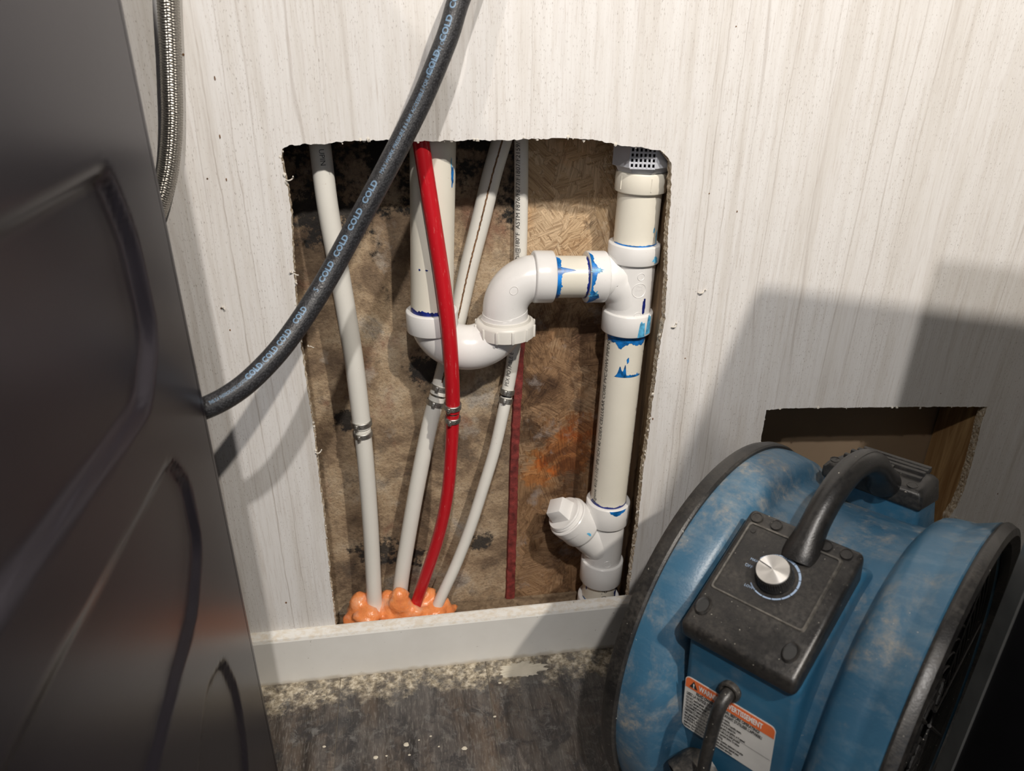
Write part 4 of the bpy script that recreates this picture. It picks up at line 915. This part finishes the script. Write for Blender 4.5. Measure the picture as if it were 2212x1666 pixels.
cb = g.build('control_box', M_['blk'], fan, local=True)
# raised rim round the recessed face plate
g = G(); q = [(-.0515, -.0195), (.0275, -.0195), (.0275, .0495), (-.0515, .0495)]; HF = .2090
vs = []; qc = Vector((sum(p[0] for p in q) / 4, sum(p[1] for p in q) / 4, 0))
P = []
for i in range(4):
    a, b, c_ = [Vector((*q[k % 4], 0)) for k in (i - 1, i, i + 1)]; p0 = b + (a - b).normalized() * .003; p1 = b + (c_ - b).normalized() * .003
    for k in range(4): t_ = k / 3; P.append(p0 * (1 - t_) ** 2 + b * 2 * t_ * (1 - t_) + p1 * t_ * t_)
n = len(P)
for i, p in enumerate(P):
    o_ = (p - qc).normalized()
    for (off, h) in ((-.0006, HF - .001), (-.0004, HF + .0016), (.0014, HF + .0019), (.0028, HF + .0004), (.003, HF - .001)): r_ = p + o_ * off; vs.append(bp2(r_.x, r_.y, h))
g.add(vs, [[i * 5 + j, ((i + 1) % n) * 5 + j, ((i + 1) % n) * 5 + j + 1, i * 5 + j + 1] for i in range(n) for j in range(4)])
g.build('face_bezel', M_['bezel'], cb, local=True)
g = G(); poly_prism(g, [bp2(p.x, p.y, HF - .0002) for p in P], .0007, frame_ang(.49)[1]); g.build('face_plate', M_['blk'], cb, local=True, smooth=False)
HP = HF + .0007
KC = (-.0108, .018)
def fp(x, s, h=HP): return bp2(x, s, h)
# knob
tdir, nd = frame_ang(.49)
g = G(); lathe(g, bp2(*KC, HP), nd, [(0, .0160), (.003, .0158), (.004, .0150), (.0120, .0141), (.0130, .0134)], 64, up=(1, 0, 0))
for k in range(48):
    a = 2 * pi * k / 48; c_ = bp2(KC[0], KC[1], HP) + (Vector((1, 0, 0)) * cos(a) + tdir * sin(a)) * .0148; tube(g, line(c_ + nd * .0042, c_ + nd * .0120 - (Vector((1, 0, 0)) * cos(a) + tdir * sin(a)) * .0006, .01), .0004, 5)
kb = g.build('knob', M_['blk2'], cb, local=True); 
g = G(); vs = []; uv = []; NS = 64; c_ = bp2(*KC, HP + .0137)
for i, r in enumerate((.0004, .007, .0132, .0136)):
    for k in range(NS): a = 2 * pi * k / NS; vs.append(c_ + (Vector((1, 0, 0)) * cos(a) + tdir * sin(a)) * r - nd * (.0008 if i == 3 else 0)); uv.append((r * 60, k / NS))
g.add(vs, [[i * NS + k, i * NS + (k + 1) % NS, (i + 1) * NS + (k + 1) % NS, (i + 1) * NS + k] for i in range(3) for k in range(NS)] + [list(range(NS))], 0, uv)
g.build('knob_cap', M_['alu'], kb, local=True)
g = G(); a = radians(190); dr = Vector((1, 0, 0)) * cos(a) + tdir * sin(a); pr = Vector((1, 0, 0)) * -sin(a) + tdir * cos(a)
p0, p1 = c_ + nd * .0003 + dr * .0012, c_ + nd * .0003 + dr * .0130; g.add([p0 - pr * .0004, p1 - pr * .0004, p1 + pr * .0004, p0 + pr * .0004], [[0, 1, 2, 3]]); g.build('pointer_line', M_['ltext'], kb, local=True)
# segmented dial ring, thick at MAX and thin at LOW
g = G()
def dp(a, r): return bp2(KC[0] + cos(a) * r, KC[1] + sin(a) * r, HP + .0002)
A0, A1, NSg = radians(-152), radians(138), 13
for k in range(NSg):
    a, b = A0 + (A1 - A0) * k / NSg + .015, A0 + (A1 - A0) * (k + 1) / NSg - .015; w_ = .0018 * (1 - k / NSg) + .0008; vs = []
    for i in range(5): t_ = a + (b - a) * i / 4; vs += [dp(t_, .0198 - w_ / 2), dp(t_, .0198 + w_ / 2)]
    g.add(vs, [[2 * i, 2 * i + 1, 2 * i + 3, 2 * i + 2] for i in range(4)])
g.build('dial_scale', M_['dial'], cb, local=True)
def ptext(g, s, size, x, sv, **k):
    text_on(g, s, size, lambda u, v: bp2(x + u, sv - v, HP + .0003), **k)
g = G(); pass
for (w_, sz, x, sv) in (('MAX', .0033, -.0358, .0128), ('OFF', .0038, -.0372, .0198), ('LOW', .0033, -.0290, .0365), ('50', .0032, -.0143, -.0100)):
    g = G(); ptext(g, w_, sz, x, sv); g.build('dial_word', M_['dial'], cb, local=True)
g = G(); lathe(g, bp2(-.0465, -.0135, HP), nd, [(0, .0024), (.0004, .0022)], 16); g.build('indicator', M_['blk2'], cb, local=True)
# moulded circles, and raised screw wells whose inner shade is a painted dark disc
for (x, yy_, zz_) in ((-.049, -.159, .1523), (.028, -.160, .1518)):
    g = G(); c_ = rl(x, yy_, zz_); tt, nd = frame_ang(.43); tt = tt.normalized(); c_ = c_ + nd * .0005
    vs = []; N = 24
    for (sc_, h) in ((1.25, .0), (1.05, .0016), (.92, .0010), (.80, .0003)):
        for k in range(N): a = 2 * pi * k / N; vs.append(c_ + Vector((1, 0, 0)) * cos(a) * .0052 * sc_ + tt * sin(a) * .0074 * sc_ + nd * (h + .0008))
    g.add(vs, [[i * N + k, i * N + (k + 1) % N, (i + 1) * N + (k + 1) % N, (i + 1) * N + k] for i in range(3) for k in range(N)] + [[3 * N + k for k in range(N)]]); g.mi = [1 if i >= 48 else 0 for i in range(len(g.mi))]
    g.build('screw_well', [M_['blk'], M_['darkin']], cb, local=True)
def rings(parent, spots, frame_pt, nd_):
    for (x, s_, h) in spots:
        g = G(); c_ = frame_pt(x, s_, h); lathe(g, c_, nd_, [(0, .0052), (.0007, .0049), (.0007, .0043), (.0001, .0041)], 24, caps=True); g.build('moulded_disc', M_['blk'], parent, local=True)
nd = frame_ang(.49)[1]
rings(cb, ((-.050, -.0270, .2094), (-.032, -.0275, .2094), (.012, -.0275, .2094), (.029, -.0275, .2094)), bp2, nd)
# second box on the far side
g = G(); hull(g, [rl(*p) for p in ((-.052, .073, .182), (.0415, .073, .182), (-.050, .128, .172), (.0415, .128, .172), (-.054, .078, .08), (.0445, .078, .08), (-.054, .165, .08), (.0445, .165, .08))], .006, 3)
g.build('cord_box_pedestal', M_['bluec'], fan, local=True)
g = G(); hull(g, [rl(*p) for p in ((-.0535, .072, .1905), (.0425, .072, .1905), (-.054, .0705, .172), (.0435, .0705, .170), (-.036, .128, .1855), (.0425, .124, .1855), (-.042, .142, .150), (.044, .140, .150), (-.030, .105, .1945), (.036, .105, .1945))], .0050, 4)
cb2 = g.build('cord_box', M_['blk'], fan, local=True)
for k in range(4):
    y_ = .092 + k * .0095; g = G(); hull(g, [rl(x, y_ + dy, z) for x in (-.040 + k * .003, .034) for (dy, z) in ((-.0035, .188), (.0035, .188), (-.0022, .1972 - .0014 * abs(k - 1)), (.0022, .1972 - .0014 * abs(k - 1)))], .0008, 2)
    g.build('rib', M_['blk'], cb2, local=True)
for k in range(2):
    g = G(); bbox(g, tuple(rl(-.012 + k * .012, .084, .193)), tuple(rl(-.004 + k * .012, .094, .2005 - k * .001)), .001, 2); g.build('cord_clip', M_['blk'], cb2, local=True)
for (x, y_) in ((-.044, .080), (.014, .079), (.030, .080)):
    g = G(); lathe(g, rl(x, y_, .1912), (0, -.05, 1), [(0, .0052), (.0007, .0049), (.0007, .0043), (.0001, .0041)], 24); g.build('moulded_disc', M_['blk'], cb2, local=True)
# handle between the boxes
hpts = [rl(-.003, -.085, .180), rl(-.003, -.070, .203), rl(-.002, -.045, .224), rl(0, -.015, .236), rl(.003, .012, .236), rl(.005, .036, .225), rl(.006, .056, .208), rl(.006, .074, .188)]
hp2 = Path(resamp(crom(hpts, 8), .004), Vector((1, 0, 0)))
g = G(); tube(g, hp2, lambda d: .0118 + .006 * math.exp(-(d / .018) ** 2) + .004 * math.exp(-((hp2.L[-1] - d) / .015) ** 2), 32); hd_ = g.build('handle', M_['blk2'], fan, local=True)
g = G(); vs = []
for i in range(6, len(hp2.P) - 4): 
    for da_ in (-.03, .03): vs.append(hp2.pt(hp2.L[i], -pi * .42 + da_, .0122 + .0003))
n = len(vs) // 2; g.add(vs, [[2 * i, 2 * i + 1, 2 * i + 3, 2 * i + 2] for i in range(n - 1)]); g.build('mould_seam', M_['blk'], hd_, local=True)
# warning label on the flat of the pedestal
YF = -.1722; LX0, LX1, LZ1, LZ0 = -.0520, .0310, CZ + .0840, CZ + .0240
def lp(x, z, o=0): return Vector((x, YF - .0003 - o, z))
def rrect(x0, x1, z0, z1, r, n=5, which=(1, 1, 1, 1)):
    out = []
    for (cx, cz, a, wh) in ((x0 + r, z0 + r, pi, which[0]), (x1 - r, z0 + r, 1.5 * pi, which[1]), (x1 - r, z1 - r, 0, which[2]), (x0 + r, z1 - r, .5 * pi, which[3])):
        if wh:
            for k in range(n + 1): t_ = a + pi / 2 * k / n; out.append((cx + r * cos(t_), cz + r * sin(t_)))
        else: out.append((cx + (r if cos(a + pi / 4) > 0 else -r), cz + (r if sin(a + pi / 4) > 0 else -r)))
    return out
g = G(); poly_prism(g, [lp(x, z) for x, z in rrect(LX0, LX1, LZ0, LZ1, .005)], .0002, (0, -1, 0)); lab = g.build('warning_label', M_['white'], fan, local=True, smooth=False)
g = G(); poly_prism(g, [lp(x, z, .0003) for x, z in rrect(LX0 + .0006, LX1 - .0006, LZ1 - .0125, LZ1 - .0010, .0042, which=(0, 0, 1, 1))], .0001, (0, -1, 0)); g.build('label_band', M_['orange'], lab, local=True, smooth=False)
def ltext(g, s, size, x, z, **k): text_on(g, s, size, lambda u, v: lp(x + u, z + v, .0006), **k)
g = G(); ltext(g, 'WARNING', .0082, LX0 + .0135, LZ1 - .0092, bold=True, stretch=.58); ltext(g, 'AVERTISSEMENT', .0082, LX0 + .0385, LZ1 - .0092, bold=True, stretch=.56); g.build('label_heading', M_['wtext'], lab, local=True)
g = G(); g.add([lp(LX0 + .0045, LZ1 - .0102, .0006), lp(LX0 + .0125, LZ1 - .0102, .0006), lp(LX0 + .0085, LZ1 - .0022, .0006)], [[0, 1, 2]]); g.build('warning_triangle', M_['ltext'], lab, local=True)
g = G(); text_on(g, '!', .0068, lambda u, v: lp(LX0 + .0077 + u, LZ1 - .0095 + v, .0009), bold=True); g.build('exclamation_mark', M_['wtext'], lab, local=True)
g = G(); ltext(g, "READ OWNER'S MANUAL BEFORE OPERATING!", .0046, LX0 + .0115, LZ1 - .0158, bold=True, stretch=.60); ltext(g, "LISEZ LA NOTICE D'UTILISATION AVANT D'UTILISER L'APPAREIL!", .0046, LX0 + .0025, LZ1 - .0203, bold=True, stretch=.53)
body = ['•DO NOT stand in ground.  DO NOT use with the Fan running.', '•DO NOT use near or damage cord.  DO NOT use to reduce if humidity enters.', '•DO NOT touch or not to attach.  DO NOT leave if on or in vehicle Fan.', '•DISCONNECT before use. DO NOT operate damage parts, see ignition, or if opened.',
        'CAUTION: To reduce the risk of fire, shock, connect only to an outlet provided', 'with a ground fault circuit interrupter. Automatically operated device. To reduce', 'the risk of injury, disconnect from supply before servicing.',
        "ATTENTION: Pour réduire les risques d'électrocution, brancher seulement à une prise", "munie d'un disjoncteur de fuite. Appareil automatique, débranchez l'appareil avant", "l'entretien. Pour réduire, les risques débranchez l'alimentation electrique."]
zt = LZ1 - .0245
for i, s_ in enumerate(body):
    ltext(g, s_, .0035, LX0 + .0022, zt - i * .0036 - (.0008 if i > 3 else 0), stretch=.46, bold=True)
g.build('label_text', M_['ltext'], lab, local=True)
g = G(); zl = zt - 3.4 * .0036; g.add([lp(LX0 + .001, zl, .0006), lp(LX1 - .001, zl, .0006), lp(LX1 - .001, zl - .00025, .0006), lp(LX0 + .001, zl - .00025, .0006)], [[0, 1, 2, 3]]); g.build('label_rule', M_['ltext'], lab, local=True)
# grommet and power cord
GP = Vector((-.010, YF, CZ + .096))
g = G(); lathe(g, GP, (0, -1, 0), [(-.002, .0085), (.003, .0095), (.0052, .0088), (.0056, .0072), (.004, .0055), (.0, .005)], 32); g.build('grommet', M_['dustrub'], fan, local=True)
cpts = [GP + Vector(p) for p in ((0, .004, 0), (0, -.008, -.001), (-.001, -.017, -.009), (-.002, -.021, -.026), (-.004, -.022, -.05), (-.006, -.022, -.08), (-.005, -.024, -.12), (.0, -.03, -.17), (.01, -.04, -.22), (.03, -.06, -.285), (.05, -.10, -.3195), (.06, -.16, -.3195), (.05, -.22, -.3195))]
g = G(); tube(g, Path(resamp(crom(cpts, 8), .003), Vector((1, 0, 0))), .0055, 20); g.build('power_cord', M_['blk'], fan, local=True)
# rubber socket cap below the label
sc0 = Vector((-.024, YF + .008, CZ - .012))
g = G(); lathe(g, sc0, Vector((-.50, -1, -.42)), [(0, .023), (.030, .0215), (.033, .0205), (.033, .0175), (.014, .017), (.014, .0)], 40, caps=False); g.build('socket_collar', M_['dustrub'], fan, local=True)
# feet
for x in (-.085, .085):
    for s_ in (-1, 1):
        g = G(); hull(g, [Vector(p) for p in ((x - .012, s_ * .10, .0), (x + .012, s_ * .10, 0), (x - .012, s_ * .15, 0), (x + .012, s_ * .15, 0), (x - .009, s_ * .095, .055), (x + .009, s_ * .095, .055), (x - .009, s_ * .14, .085), (x + .009, s_ * .14, .085))], .004, 2); g.build('foot', M_['rim'], fan, local=True)

# ------------------------------------------------------------------ dried plaster patch at the baseboard
g = G(); pc = atz(1126, 1446, .0005); top = []; n = 60
for k in range(n):
    a = 2 * pi * k / n; q = 1 + .55 * noise.noise(Vector((cos(a) * 2.2, sin(a) * 2.2, 3))) + .3 * noise.noise(Vector((cos(a) * 7, sin(a) * 7, 1)))
    top.append((pc.x + cos(a) * .031 * q, min(-.0150, pc.y + sin(a) * .0125 * q)))
vs = [(pc.x, pc.y, .0014)] + [(pc.x + (x - pc.x) * f_, min(-.0150, pc.y + (y - pc.y) * f_), .0016 if f_ < 1 else .0) for f_ in (.85, 1) for x, y in top]
g.add(vs, [[0, 1 + k, 1 + (k + 1) % n] for k in range(n)] + [[1 + k, 1 + n + k, 1 + n + (k + 1) % n, 1 + (k + 1) % n] for k in range(n)])
tag(g.build('plaster_patch', M_['dust']), 'cream patch of dried plaster on the floor against the baseboard', 'debris')

# ------------------------------------------------------------------ loose plaster chips on the floor
rnd = random.Random(21); chips = [(878, 1608, .0035), (811, 1636, .0030), (1003, 1616, .0032), (884, 1630, .0016), (1069, 1547, .0020), (930, 1590, .0016), (835, 1632, .0014), (1080, 1475, .0022), (700, 1612, .002), (905, 1598, .0013), (948, 1612, .0013)]
for i, (x, y, r) in enumerate(chips):
    c_ = atz(x, y, .001); bm = bmesh.new(); bmesh.ops.create_icosphere(bm, subdivisions=2, radius=r)
    hz = .16 if r > .005 else .45
    for v in bm.verts: v.co = Vector((v.co.x * (1 + .5 * noise.noise(v.co * 400 + Vector((i, 0, 0)))), v.co.y * .75 * (1 + .5 * noise.noise(v.co * 300 + Vector((0, i, 0)))), max(-r * .05, v.co.z) * hz)); v.co += c_ + Vector((0, 0, 0 - .001 + r * .03))
    g = G(); g.add([v.co.copy() for v in bm.verts], [[v.index for v in f.verts] for f in bm.faces]); bm.free()
    o = g.build('plaster_chip', M_['dust'])
    tag(o, 'pale plaster crumb lying on the dark plank floor', 'debris', 'plaster crumbs on the floor')
